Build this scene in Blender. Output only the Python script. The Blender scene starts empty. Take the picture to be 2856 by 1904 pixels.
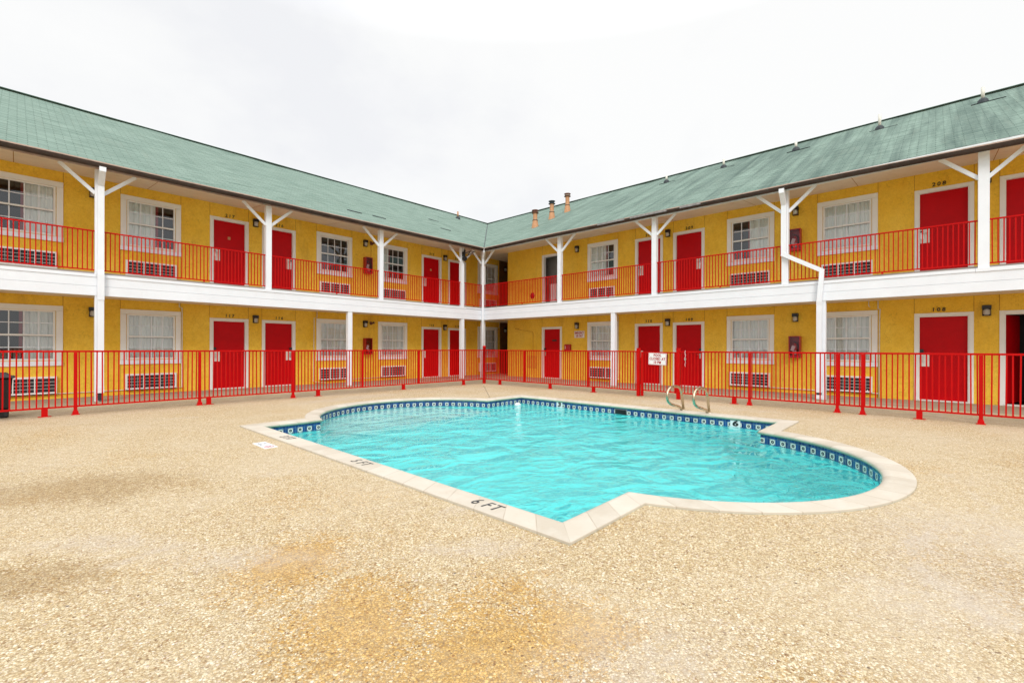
import bpy, bmesh, math, random
from mathutils import Vector, Matrix
from mathutils.geometry import tessellate_polygon

random.seed(7)
sc = bpy.context.scene
C = sc.collection
R = math.radians
PI = math.pi

# ------------------------------------------------------------------ camera
LW = 15.612          # left wing wall plane (y)
RW = 14.932          # right wing wall plane (x)
EYE = 1.262
cam_d = bpy.data.cameras.new('camera')
cam = bpy.data.objects.new('camera', cam_d)
C.objects.link(cam)
sc.camera = cam
cam_d.sensor_width = 36.0
cam_d.lens = 1277.09 / 2856 * 36
cam_d.shift_y = 17.42 / 2856
cam_d.clip_start = 0.05
cam_d.clip_end = 2000
cam.matrix_world = (Matrix.Translation((0, 0, EYE)) @ Matrix.Rotation(0.746 - PI / 2, 4, 'Z')
                    @ Matrix.Rotation(PI / 2, 4, 'X') @ Matrix.Rotation(0.0026, 4, 'Z'))

# ------------------------------------------------------------------ world: bright overcast
SUN_EL, SUN_AZ = R(36), R(222)     # azimuth measured as compass bearing of the sun in the xy plane
world = bpy.data.worlds.new('World')
sc.world = world
world.use_nodes = True
wt = world.node_tree
for n in list(wt.nodes):
    wt.nodes.remove(n)


def wn(t, **k):
    n = wt.nodes.new(t)
    for a, b in k.items():
        setattr(n, a, b)
    return n


CLOUD_DIR = Vector((0.267, 1.178, 0.665)).normalized()   # where the grey cloud hangs
w_out = wn('ShaderNodeOutputWorld')
w_bg = wn('ShaderNodeBackground')
w_bg2 = wn('ShaderNodeBackground')
w_add = wn('ShaderNodeAddShader')
sky = wn('ShaderNodeTexSky', sky_type='NISHITA')
sky.sun_disc = False
sky.sun_elevation = SUN_EL
sky.sun_rotation = SUN_AZ
wt.links.new(sky.outputs[0], w_bg.inputs['Color'])
w_bg.inputs['Strength'].default_value = 0.006
# cloud deck: luminance rises towards the zenith as under a real overcast
tc = wn('ShaderNodeTexCoord')
sep = wn('ShaderNodeSeparateXYZ')
wt.links.new(tc.outputs['Generated'], sep.inputs[0])
lum = wn('ShaderNodeValToRGB')
lum.color_ramp.elements[0].position = 0.0
lum.color_ramp.elements[0].color = (0.284, 0.284, 0.284, 1)
lum.color_ramp.elements[1].position = 1.0
lum.color_ramp.elements[1].color = (0.70, 0.70, 0.70, 1)
for p_, v_ in ((0.55, 0.288), (0.70, 0.46), (0.86, 0.64)):
    e_ = lum.color_ramp.elements.new(p_)
    e_.color = (v_, v_, v_, 1)
wt.links.new(sep.outputs['Z'], lum.inputs[0])
mp = wn('ShaderNodeMapping')
mp.inputs['Scale'].default_value = (1.0, 1.0, 1.9)
mp.inputs['Location'].default_value = (3.1, 0.4, 0.3)
wt.links.new(tc.outputs['Generated'], mp.inputs[0])
nz = wn('ShaderNodeTexNoise')
nz.inputs['Scale'].default_value = 1.9
nz.inputs['Detail'].default_value = 7
nz.inputs['Roughness'].default_value = 0.55
wt.links.new(mp.outputs[0], nz.inputs['Vector'])
cr = wn('ShaderNodeValToRGB')
cr.color_ramp.elements[0].position = 0.36
cr.color_ramp.elements[0].color = (0.90, 0.905, 0.925, 1)
cr.color_ramp.elements[1].position = 0.58
cr.color_ramp.elements[1].color = (1.0, 1.0, 0.99, 1)
e_ = cr.color_ramp.elements.new(0.47)
e_.color = (0.965, 0.967, 0.967, 1)
dotn = wn('ShaderNodeVectorMath', operation='DOT_PRODUCT')
dotn.inputs[1].default_value = CLOUD_DIR
nrmv = wn('ShaderNodeVectorMath', operation='NORMALIZE')
wt.links.new(tc.outputs['Generated'], nrmv.inputs[0])
wt.links.new(nrmv.outputs[0], dotn.inputs[0])
mr = wn('ShaderNodeMapRange')
mr.inputs['From Min'].default_value = 0.72
mr.inputs['From Max'].default_value = 1.0
mr.inputs['To Min'].default_value = 0.15
mr.inputs['To Max'].default_value = -0.12
wt.links.new(dotn.outputs['Value'], mr.inputs['Value'])
addn = wn('ShaderNodeMath', operation='ADD')
wt.links.new(nz.outputs['Fac'], addn.inputs[0])
wt.links.new(mr.outputs[0], addn.inputs[1])
wt.links.new(addn.outputs[0], cr.inputs[0])
mul = wn('ShaderNodeMixRGB', blend_type='MULTIPLY')
mul.inputs[0].default_value = 1.0
wt.links.new(lum.outputs[0], mul.inputs[1])
wt.links.new(cr.outputs[0], mul.inputs[2])
wt.links.new(mul.outputs[0], w_bg2.inputs['Color'])
w_bg2.inputs['Strength'].default_value = 3.0
wt.links.new(w_bg.outputs[0], w_add.inputs[0])
wt.links.new(w_bg2.outputs[0], w_add.inputs[1])
wt.links.new(w_add.outputs[0], w_out.inputs['Surface'])

sun_d = bpy.data.lights.new('sun', 'SUN')
sun_d.energy = 1.4
sun_d.angle = R(20)
sun_d.color = (1.0, 0.965, 0.91)
sun = bpy.data.objects.new('sun', sun_d)
C.objects.link(sun)
# Nishita: rotation 0 = +Y, clockwise seen from above
sdir = Vector((math.sin(SUN_AZ) * math.cos(SUN_EL), math.cos(SUN_AZ) * math.cos(SUN_EL), math.sin(SUN_EL)))
sun.rotation_euler = sdir.to_track_quat('Z', 'Y').to_euler()

vs = sc.view_settings
vs.view_transform = 'Standard'
vs.look = 'None'
vs.exposure = 0.17
vs.gamma = 1.0


# ------------------------------------------------------------------ materials
class G:
    """small node-graph helper"""
    def __init__(self, name):
        self.m = bpy.data.materials.new(name)
        self.m.use_nodes = True
        self.t = self.m.node_tree
        self.b = self.t.nodes['Principled BSDF']
        self.out = self.t.nodes['Material Output']

    def n(self, typ, *ins, out=0, **k):
        nd = self.t.nodes.new('ShaderNode' + typ)
        for a, v in k.items():
            if isinstance(v, (int, float, tuple)) and a in nd.inputs.keys() and not hasattr(nd, a):
                nd.inputs[a].default_value = v
            else:
                setattr(nd, a, v)
        for i, v in enumerate(ins):
            self.put(nd.inputs[i], v)
        return nd.outputs[out]

    def put(self, sock, v):
        if v is None:
            return
        if isinstance(v, bpy.types.NodeSocket):
            self.t.links.new(v, sock)
        elif isinstance(v, (tuple, list)) and len(v) == 3 and sock.type == 'RGBA':
            sock.default_value = (*v, 1)
        else:
            sock.default_value = v

    def math(self, op, a, b=0.0, c=None, clamp=False):
        nd = self.t.nodes.new('ShaderNodeMath')
        nd.operation = op
        nd.use_clamp = clamp
        self.put(nd.inputs[0], a)
        self.put(nd.inputs[1], b)
        if c is not None:
            self.put(nd.inputs[2], c)
        return nd.outputs[0]

    def mix(self, f, a, b, blend='MIX'):
        nd = self.t.nodes.new('ShaderNodeMixRGB')
        nd.blend_type = blend
        self.put(nd.inputs[0], f)
        self.put(nd.inputs[1], a)
        self.put(nd.inputs[2], b)
        return nd.outputs[0]

    def pos(self, sx=1, sy=1, sz=1, obj=False):
        if obj:
            v = self.t.nodes.new('ShaderNodeTexCoord').outputs['Object']
        else:
            v = self.t.nodes.new('ShaderNodeNewGeometry').outputs['Position']
        if (sx, sy, sz) == (1, 1, 1):
            return v
        m = self.t.nodes.new('ShaderNodeMapping')
        m.inputs['Scale'].default_value = (sx, sy, sz)
        self.t.links.new(v, m.inputs[0])
        return m.outputs[0]

    def noise(self, vec, scale, detail=4, rough=0.5, dist=0.0):
        nd = self.t.nodes.new('ShaderNodeTexNoise')
        self.put(nd.inputs['Vector'], vec)
        nd.inputs['Scale'].default_value = scale
        nd.inputs['Detail'].default_value = detail
        nd.inputs['Roughness'].default_value = rough
        nd.inputs['Distortion'].default_value = dist
        return nd.outputs['Fac']

    def ramp(self, f, stops):
        nd = self.t.nodes.new('ShaderNodeValToRGB')
        r = nd.color_ramp
        r.elements[0].position, r.elements[1].position = stops[0][0], stops[-1][0]
        r.elements[0].color = self.c4(stops[0][1])
        r.elements[1].color = self.c4(stops[-1][1])
        for p, c in stops[1:-1]:
            r.elements.new(p).color = self.c4(c)
        self.put(nd.inputs[0], f)
        return nd.outputs[0]

    @staticmethod
    def c4(c):
        return (c, c, c, 1) if isinstance(c, (int, float)) else (*c, 1)

    def bump(self, h, strength=0.3, dist=0.01, prev=None):
        nd = self.t.nodes.new('ShaderNodeBump')
        nd.inputs['Strength'].default_value = strength
        nd.inputs['Distance'].default_value = dist
        self.put(nd.inputs['Height'], h)
        if prev is not None:
            self.put(nd.inputs['Normal'], prev)
        return nd.outputs[0]

    def set(self, color=None, rough=None, metal=None, normal=None, spec=None):
        for k, v in (('Base Color', color), ('Roughness', rough), ('Metallic', metal), ('Normal', normal),
                     ('Specular IOR Level', spec)):
            if v is not None:
                self.put(self.b.inputs[k], v)
        return self.m


def plain(name, col, rough=0.5, var=0.12, scale=6.0, bump=0.0, metal=0.0, spec=0.5, grime=None):
    g = G(name)
    p = g.pos()
    f = g.noise(p, scale, 5, 0.6)
    lo = tuple(max(0, c * (1 - var)) for c in col)
    hi = tuple(min(1, c * (1 + var * 0.6)) for c in col)
    c = g.mix(g.ramp(f, [(0.3, 0.0), (0.7, 1.0)]), lo, hi)
    if grime:
        gcol, amt, gs = grime
        gf = g.ramp(g.noise(g.pos(1, 1, 0.35), gs, 8, 0.7), [(0.56, 0.0), (0.72, amt)])
        c = g.mix(gf, c, gcol)
    nrm = None
    if bump:
        nrm = g.bump(g.noise(p, scale * 12, 3, 0.5), bump, 0.003)
    rf = g.math('MULTIPLY_ADD', f, 0.16, rough - 0.08)
    return g.set(c, rf, metal, nrm, spec)


def make_stucco():
    g = G('yellow_stucco')
    p = g.pos()
    big = g.noise(p, 0.9, 4, 0.6)
    mid = g.noise(p, 7.0, 6, 0.65, 0.4)
    c = g.mix(g.ramp(big, [(0.3, 0.0), (0.7, 1.0)]), (0.86, 0.520, 0.040), (0.95, 0.655, 0.090))
    c = g.mix(g.ramp(mid, [(0.35, 0.22), (0.6, 0.0)]), c, (0.66, 0.33, 0.02))
    # knife-down skips, dirty in their hollows
    vor = g.t.nodes.new('ShaderNodeTexVoronoi')
    vor.feature = 'DISTANCE_TO_EDGE'
    warp = g.t.nodes.new('ShaderNodeVectorMath')
    warp.operation = 'ADD'
    nn = g.t.nodes.new('ShaderNodeTexNoise')
    nn.inputs['Scale'].default_value = 6
    g.put(nn.inputs['Vector'], p)
    g.put(warp.inputs[0], g.pos(1, 1, 1))
    sc_ = g.t.nodes.new('ShaderNodeVectorMath')
    sc_.operation = 'SCALE'
    g.put(sc_.inputs[0], nn.outputs['Color'])
    sc_.inputs['Scale'].default_value = 0.35
    g.put(warp.inputs[1], sc_.outputs[0])
    g.put(vor.inputs['Vector'], warp.outputs[0])
    vor.inputs['Scale'].default_value = 5.5
    crack = g.ramp(vor.outputs['Distance'], [(0.0, 1.0), (0.035, 0.0)])
    crack = g.math('MULTIPLY', crack, g.ramp(g.noise(p, 3.0, 3), [(0.48, 0.0), (0.62, 1.0)]))
    c = g.mix(g.math('MULTIPLY', crack, 0.5), c, (0.34, 0.17, 0.02))
    # old stains low on the wall and under the eaves
    st = g.ramp(g.noise(g.pos(1, 1, 0.3), 2.2, 8, 0.72), [(0.54, 0.0), (0.72, 0.40)])
    c = g.mix(st, c, (0.46, 0.26, 0.05))
    fine = g.noise(p, 60, 4, 0.6)
    c = g.mix(g.ramp(g.noise(p, 22, 5, 0.7), [(0.40, 0.0), (0.68, 0.38)]), c, (0.62, 0.34, 0.02))
    c = g.mix(g.ramp(g.noise(g.pos(1, 1, 0.5), 48, 4, 0.7), [(0.56, 0.0), (0.72, 0.5)]), c, (0.50, 0.25, 0.02))
    nrm = g.bump(mid, 0.6, 0.02)
    nrm = g.bump(fine, 0.5, 0.006, nrm)
    nrm = g.bump(crack, -0.35, 0.004, nrm)
    return g.set(c, 0.78, None, nrm, 0.25)


def make_white(name='white_paint', col=(0.83, 0.87, 0.93), seams=False):
    g = G(name)
    p = g.pos()
    f = g.noise(p, 2.2, 6, 0.6)
    c = g.mix(g.ramp(f, [(0.3, 0.0), (0.75, 1.0)]), tuple(x * 0.93 for x in col), col)
    dirt = g.ramp(g.noise(g.pos(1, 1, 0.4), 9, 8, 0.75), [(0.6, 0.0), (0.78, 0.30)])
    c = g.mix(dirt, c, (0.50, 0.47, 0.42))
    nrm = g.bump(g.noise(g.pos(1, 1, 6), 16, 4), 0.12, 0.002)
    return g.set(c, 0.42, None, nrm, 0.4)


def make_red(name, col=(0.54, 0.002, 0.002), rough=0.45):
    g = G(name)
    p = g.pos()
    f = g.noise(p, 5, 6, 0.6)
    c = g.mix(g.ramp(f, [(0.3, 0.0), (0.7, 1.0)]), tuple(x * 0.86 for x in col), col)
    chips = g.ramp(g.noise(p, 75, 3, 0.6), [(0.74, 0.0), (0.77, 0.5)])
    c = g.mix(chips, c, (0.28, 0.09, 0.05))
    return g.set(c, rough, None, g.bump(g.noise(p, 45, 3), 0.12, 0.002), 0.14)


def make_shingle():
    g = G('green_shingles')
    uv = g.t.nodes.new('ShaderNodeUVMap').outputs[0]
    sp = g.t.nodes.new('ShaderNodeSeparateXYZ')
    g.put(sp.inputs[0], uv)
    u, v = sp.outputs[0], sp.outputs[1]
    row = g.math('DIVIDE', v, 0.127)
    ri = g.math('FLOOR', row)
    rf = g.math('FRACT', row)
    par = g.math('MULTIPLY', g.math('FRACT', g.math('MULTIPLY', ri, 0.5)), 2.0)
    us = g.math('ADD', g.math('DIVIDE', u, 0.305), g.math('MULTIPLY', par, 0.5))
    uf = g.math('FRACT', us)
    ui = g.math('FLOOR', us)
    cv = g.t.nodes.new('ShaderNodeCombineXYZ')
    g.put(cv.inputs[0], ui)
    g.put(cv.inputs[1], ri)
    wnn = g.t.nodes.new('ShaderNodeTexWhiteNoise')
    wnn.noise_dimensions = '2D'
    g.put(wnn.inputs['Vector'], cv.outputs[0])
    tab = wnn.outputs['Value']
    c = g.mix(tab, (0.122, 0.180, 0.155), (0.212, 0.272, 0.242))
    cu = g.t.nodes.new('ShaderNodeMapping')
    g.put(cu.inputs[0], uv)
    cu.inputs['Scale'].default_value = (0.6, 9.0, 1)
    streakrow = g.noise(cu.outputs[0], 1.3, 6, 0.65)
    c = g.mix(g.ramp(streakrow, [(0.38, 0.0), (0.62, 0.85)]), c, (0.31, 0.385, 0.345))
    # granule loss and algae streaks that run down the slope
    ms = g.t.nodes.new('ShaderNodeMapping')
    g.put(ms.inputs[0], uv)
    ms.inputs['Scale'].default_value = (2.3, 0.17, 1)
    ms.inputs['Rotation'].default_value = (0, 0, R(2))
    al = g.noise(ms.outputs[0], 1.1, 7, 0.62, 0.6)
    at = g.t.nodes.new('ShaderNodeAttribute')
    at.attribute_name = 'stain'
    alf = g.math('MULTIPLY', g.ramp(al, [(0.40, 0.0), (0.68, 0.72)]), at.outputs['Fac'])
    c = g.mix(alf, c, (0.060, 0.090, 0.085))
    brown = g.ramp(g.noise(ms.outputs[0], 2.3, 6, 0.6), [(0.55, 0.0), (0.75, 0.28)])
    c = g.mix(brown, c, (0.27, 0.285, 0.24))
    gran = g.noise(uv, 260, 2, 0.6)
    c = g.mix(0.35, c, g.mix(gran, (0.09, 0.16, 0.13), (0.55, 0.68, 0.60)), 'OVERLAY')
    edge = g.ramp(rf, [(0.0, 1.0), (0.26, 0.0)])
    slot = g.math('MULTIPLY', g.math('LESS_THAN', g.math('ABSOLUTE', g.math('SUBTRACT', uf, 0.5)), 0.024), 1.0)
    dark = g.math('MAXIMUM', g.math('MULTIPLY', edge, 0.72), g.math('MULTIPLY', slot, 0.60))
    c = g.mix(dark, c, (0.05, 0.085, 0.07))
    h = g.math('SUBTRACT', g.math('MULTIPLY', g.math('SUBTRACT', 1.0, rf), 1.0), g.math('MULTIPLY', slot, 0.8))
    return g.set(c, 0.92, None, g.bump(h, 0.5, 0.012), 0.12)


AMBER = [(1.25, 1.35, 0.55, 0.5, 1.6), (1.05, 1.95, 0.42, 0.9, 1.5), (1.10, 2.75, 0.4, 0.8, 1.4), (1.7, 1.2, 0.3, -0.5, 1.5)]
SMEAR = [(0.95, 3.0, 0.22, 2.3, 3.4), (2.0, 2.1, 0.20, -0.7, 2.6), (1.75, 0.85, 0.35, -0.4, 1.8), (3.3, -0.1, 0.5, -0.7, 1.6),
         (0.4, 3.9, 0.22, 2.3, 2.6), (4.3, -0.1, 0.7, -0.6, 1.5), (5.5, 10.6, 0.5, 0.1, 4.0), (10.1, 4.0, 0.45, 1.57, 4.5)]
DARKP = [(0.35, 5.6, 0.75, -0.6, 1.6), (0.05, 3.6, 0.30, 2.3, 1.8)]


def make_ground():
    g = G('exposed_aggregate')
    p = g.pos(1, 1, 0.0)
    big = g.noise(p, 0.55, 5, 0.6, 0.3)
    mid = g.noise(p, 2.3, 6, 0.62)

    def peb(scale):
        v = g.t.nodes.new('ShaderNodeTexVoronoi')
        g.put(v.inputs['Vector'], p)
        v.inputs['Scale'].default_value = scale
        v.inputs['Randomness'].default_value = 0.95
        return v
    v1 = peb(88)
    v2 = peb(165)
    s1 = g.t.nodes.new('ShaderNodeSeparateColor')
    g.put(s1.inputs[0], v1.outputs['Color'])
    s2 = g.t.nodes.new('ShaderNodeSeparateColor')
    g.put(s2.inputs[0], v2.outputs['Color'])
    stops = [(0.0, (0.10, 0.048, 0.020)), (0.035, (0.33, 0.185, 0.075)), (0.10, (0.46, 0.345, 0.185)), (0.32, (0.59, 0.468, 0.275)),
             (0.58, (0.68, 0.572, 0.37)), (0.80, (0.76, 0.672, 0.48)), (0.93, (0.93, 0.86, 0.70)), (1.0, (0.60, 0.50, 0.44))]
    c1 = g.ramp(s1.outputs[0], stops)
    c2 = g.ramp(s2.outputs[1], stops)
    small = g.math('LESS_THAN', s1.outputs[2], 0.42)
    c = g.mix(small, c1, c2)
    def blob(cx, cy, r, rot=0.0, ax=1.0, lo=0.30):
        m = g.t.nodes.new('ShaderNodeMapping')
        m.vector_type = 'TEXTURE'
        g.put(m.inputs[0], p)
        m.inputs['Location'].default_value = (cx, cy, 0)
        m.inputs['Rotation'].default_value = (0, 0, rot)
        m.inputs['Scale'].default_value = (r * ax, r, 1)
        ln = g.t.nodes.new('ShaderNodeVectorMath')
        ln.operation = 'LENGTH'
        g.put(ln.inputs[0], m.outputs[0])
        d = g.math('ADD', ln.outputs['Value'], g.math('MULTIPLY_ADD', g.noise(p, 2.6 / r ** 0.5, 7, 0.7), 1.5, -0.75))
        return g.ramp(d, [(lo, 1.0), (1.0, 0.0)])
    amber = g.ramp(g.noise(p, 0.85, 5, 0.6, 0.5), [(0.50, 0.0), (0.66, 0.30)])
    for a_ in AMBER:
        amber = g.math('MAXIMUM', amber, blob(*a_))
    rnd_ = g.math('MULTIPLY_ADD', s1.outputs[1], 0.9, -0.45)
    amber = g.ramp(g.math('ADD', amber, rnd_), [(0.25, 0.0), (0.75, 1.0)])
    c = g.mix(amber, c, g.mix(1.0, c, (0.90, 0.66, 0.30), 'MULTIPLY'))
    gap1 = g.ramp(v1.outputs['Distance'], [(0.48, 0.0), (0.72, 1.0)])
    gap2 = g.ramp(v2.outputs['Distance'], [(0.48, 0.0), (0.72, 1.0)])
    gap = g.mix(small, gap1, gap2)
    c = g.mix(g.math('MULTIPLY', gap, 0.78), c, (0.24, 0.16, 0.075))
    # worn, cement-rich areas where few stones show; paler sweeps
    cement = g.mix(mid, (0.55, 0.475, 0.355), (0.67, 0.59, 0.46))
    worn = g.ramp(g.noise(p, 0.62, 6, 0.6, 0.8), [(0.44, 0.05), (0.64, 0.75)])
    c = g.mix(worn, c, g.mix(0.5, c, cement))
    c = g.mix(g.ramp(g.noise(p, 11, 7, 0.75), [(0.42, 0.0), (0.70, 0.42)]), c, (0.36, 0.24, 0.11))
    grey = g.ramp(g.noise(g.pos(0.6, 1.6, 0), 0.75, 7, 0.65, 1.2), [(0.60, 0.0), (0.70, 0.55)])
    c = g.mix(g.math('MULTIPLY', grey, 0.7), c, (0.52, 0.46, 0.40))
    for a_ in SMEAR:
        c = g.mix(g.math('MULTIPLY', g.math('MULTIPLY', blob(*a_), 0.42), g.ramp(g.noise(p, 9, 8, 0.75), [(0.36, 0.1), (0.56, 1.0)])), c, (0.52, 0.46, 0.40))
    dk = g.ramp(g.noise(p, 0.42, 6, 0.7, 0.4), [(0.54, 0.0), (0.68, 0.30)])
    for a_ in DARKP:
        dk = g.math('MAXIMUM', dk, g.math('MULTIPLY', blob(*a_), 0.80))
    dk = g.ramp(g.math('ADD', dk, g.math('MULTIPLY', rnd_, 0.8)), [(0.15, 0.0), (0.75, 0.85)])
    c = g.mix(dk, c, g.mix(1.0, c, (0.68, 0.60, 0.48), 'MULTIPLY'))
    # grimy band where water drains along the fence line
    geo = g.t.nodes.new('ShaderNodeSeparateXYZ')
    g.put(geo.inputs[0], g.pos())
    yb = g.math('ABSOLUTE', g.math('SUBTRACT', geo.outputs[1], 12.35))
    xb = g.math('ABSOLUTE', g.math('SUBTRACT', geo.outputs[0], 11.9))
    bd = g.math('MINIMUM', yb, xb)
    bf = g.math('MULTIPLY', g.ramp(bd, [(0.3, 1.0), (1.25, 0.0)]), g.ramp(mid, [(0.35, 0.35), (0.65, 1.0)]))
    c = g.mix(g.math('MULTIPLY', bf, 0.80), c, (0.31, 0.245, 0.175))
    specks = g.t.nodes.new('ShaderNodeTexVoronoi')
    g.put(specks.inputs['Vector'], p)
    specks.inputs['Scale'].default_value = 5.0
    c = g.mix(g.ramp(specks.outputs['Distance'], [(0.035, 0.85), (0.05, 0.0)]), c, (0.10, 0.07, 0.05))
    hh = g.mix(small, g.ramp(v1.outputs['Distance'], [(0.0, 1.0), (0.7, 0.0)]),
               g.ramp(v2.outputs['Distance'], [(0.0, 0.7), (0.7, 0.0)]))
    nrm = g.bump(hh, 0.75, 0.006)
    nrm = g.bump(mid, 0.3, 0.02, nrm)
    return g.set(c, 0.72, None, nrm, 0.3)


def make_walk():
    g = G('walkway_concrete')
    p = g.pos(1, 1, 0)
    f = g.noise(p, 1.3, 7, 0.65)
    c = g.mix(g.ramp(f, [(0.3, 0.0), (0.7, 1.0)]), (0.27, 0.205, 0.145), (0.40, 0.315, 0.23))
    st = g.ramp(g.noise(p, 3.5, 8, 0.7), [(0.55, 0.0), (0.7, 0.4)])
    c = g.mix(st, c, (0.26, 0.19, 0.13))
    return g.set(c, 0.75, None, g.bump(g.noise(p, 70, 4), 0.3, 0.003), 0.3)


def make_coping():
    g = G('coping_stone')
    uv = g.t.nodes.new('ShaderNodeUVMap').outputs[0]
    sp = g.t.nodes.new('ShaderNodeSeparateXYZ')
    g.put(sp.inputs[0], uv)
    u = g.math('DIVIDE', sp.outputs[0], 0.305)
    uf = g.math('FRACT', u)
    ui = g.math('FLOOR', u)
    wnn = g.t.nodes.new('ShaderNodeTexWhiteNoise')
    wnn.noise_dimensions = '1D'
    g.put(wnn.inputs['W'], ui)
    p = g.pos()
    c = g.mix(wnn.outputs['Value'], (0.48, 0.425, 0.345), (0.58, 0.53, 0.45))
    c = g.mix(g.ramp(g.noise(p, 3.2, 7, 0.65), [(0.45, 0.0), (0.68, 0.5)]), c, (0.62, 0.59, 0.525))
    c = g.mix(g.ramp(g.noise(p, 9, 8, 0.75), [(0.56, 0.0), (0.74, 0.45)]), c, (0.45, 0.35, 0.24))
    j = g.math('ABSOLUTE', g.math('SUBTRACT', uf, 0.5))
    jw = g.math('GREATER_THAN', j, g.math('SUBTRACT', 0.490, g.math('MULTIPLY', g.noise(p, 14, 3), 0.008)))
    jf = g.math('MULTIPLY', jw, g.ramp(g.noise(p, 5, 4), [(0.38, 0.25), (0.60, 0.95)]))
    c = g.mix(jf, c, (0.38, 0.31, 0.23))
    # green tint towards the bottom of the nosing, just above the tiles
    sz = g.t.nodes.new('ShaderNodeSeparateXYZ')
    g.put(sz.inputs[0], p)
    low = g.ramp(g.math('MULTIPLY_ADD', sz.outputs[2], 12.0, 0.7), [(0.2, 1.0), (0.82, 0.0)])
    al = g.math('MULTIPLY', low, g.ramp(g.noise(p, 6, 6, 0.7), [(0.25, 0.5), (0.55, 1.0)]))
    c = g.mix(al, c, (0.20, 0.38, 0.26))
    h = g.math('SUBTRACT', 1.0, jw)
    nrm = g.bump(h, 0.5, 0.004)
    nrm = g.bump(g.noise(p, 40, 5), 0.25, 0.003, nrm)
    return g.set(c, 0.62, None, nrm, 0.3)


def make_tile():
    """waterline tile: UV u = metres along the wall, v = metres above z=-0.15"""
    g = G('waterline_tile')
    uv = g.t.nodes.new('ShaderNodeUVMap').outputs[0]
    sp = g.t.nodes.new('ShaderNodeSeparateXYZ')
    g.put(sp.inputs[0], uv)
    u, v = sp.outputs[0], sp.outputs[1]
    P = 0.157
    cu = g.math('FRACT', g.math('DIVIDE', u, P))
    # small blue tiles 0.039 wide
    bu = g.math('FRACT', g.math('DIVIDE', u, P / 3))
    bi = g.math('FLOOR', g.math('DIVIDE', u, P / 3))
    bv = g.math('FRACT', g.math('DIVIDE', v, 0.078))
    bj = g.math('FLOOR', g.math('DIVIDE', v, 0.078))
    cv = g.t.nodes.new('ShaderNodeCombineXYZ')
    g.put(cv.inputs[0], bi)
    g.put(cv.inputs[1], bj)
    wnn = g.t.nodes.new('ShaderNodeTexWhiteNoise')
    wnn.noise_dimensions = '2D'
    g.put(wnn.inputs['Vector'], cv.outputs[0])
    blue = g.mix(wnn.outputs['Value'], (0.006, 0.024, 0.13), (0.014, 0.075, 0.26))
    eu = g.math('ABSOLUTE', g.math('SUBTRACT', bu, 0.5))
    ev = g.math('ABSOLUTE', g.math('SUBTRACT', bv, 0.5))
    grout = g.math('MAXIMUM', g.math('GREATER_THAN', eu, 0.468), g.math('GREATER_THAN', ev, 0.478))
    c = g.mix(g.math('MULTIPLY', grout, 0.6), blue, (0.20, 0.36, 0.48))
    # flower tile centred in each 0.157 m, 0.08 wide, from v=0 .. 0.078
    px = g.math('DIVIDE', g.math('SUBTRACT', cu, 0.5), 0.255)
    py = g.math('DIVIDE', g.math('SUBTRACT', v, 0.038), 0.039)
    ax = g.math('ABSOLUTE', px)
    ay = g.math('ABSOLUTE', py)
    inside = g.math('LESS_THAN', g.math('MAXIMUM', ax, ay), 1.0)
    r = g.math('SQRT', g.math('ADD', g.math('MULTIPLY', px, px), g.math('MULTIPLY', py, py)))
    th = g.math('ARCTAN2', py, px)
    rad = g.math('MULTIPLY_ADD', g.math('COSINE', g.math('MULTIPLY', th, 8.0)), 0.07, 0.60)
    petal = g.math('MULTIPLY', g.math('LESS_THAN', r, rad), g.math('GREATER_THAN', r, 0.15))
    corner = g.math('MULTIPLY', g.math('GREATER_THAN', g.math('ADD', ax, ay), 1.38),
                    g.math('LESS_THAN', g.math('MAXIMUM', ax, ay), 0.88))
    inkf = g.math('MAXIMUM', petal, corner)
    fl = g.mix(inkf, (0.72, 0.76, 0.70), (0.012, 0.03, 0.045))
    c = g.mix(inside, c, fl)
    sc_ = g.ramp(g.noise(g.pos(), 7, 7, 0.7), [(0.55, 0.0), (0.72, 0.4)])
    c = g.mix(sc_, c, (0.25, 0.38, 0.36))
    return g.set(c, 0.16, None, g.bump(g.math('SUBTRACT', 1.0, grout), 0.2, 0.001), 0.5)


def make_water():
    g = G('pool_water')
    p = g.pos(1, 1, 0)
    # long axis of the ripples lies across the view
    rot = g.t.nodes.new('ShaderNodeMapping')
    g.put(rot.inputs[0], g.pos())
    rot.inputs['Rotation'].default_value = (0, 0, R(47))
    rot.inputs['Scale'].default_value = (1.0, 1.35, 1.0)
    q = rot.outputs[0]
    n1 = g.noise(q, 1.9, 2, 0.4, 0.6)
    n2 = g.noise(q, 6.5, 3, 0.5, 1.0)
    n3 = g.noise(q, 22, 2, 0.5, 0.3)
    calm = g.ramp(g.noise(p, 0.32, 2), [(0.38, 0.25), (0.60, 1.0)])
    n = g.bump(n1, 1.0, 0.22)
    h2 = g.math('MULTIPLY', n2, calm)
    n = g.bump(h2, 1.0, 0.062, n)
    n = g.bump(n3, 0.3, 0.002, n)
    g.t.nodes.remove(g.b)
    gl = g.t.nodes.new('ShaderNodeBsdfGlass')
    gl.inputs['IOR'].default_value = 1.34
    gl.inputs['Roughness'].default_value = 0.0
    gl.inputs['Color'].default_value = (0.95, 1.0, 1.0, 1)
    g.put(gl.inputs['Normal'], n)
    g.put(g.out.inputs['Surface'], gl.outputs[0])
    return g.m


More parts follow.
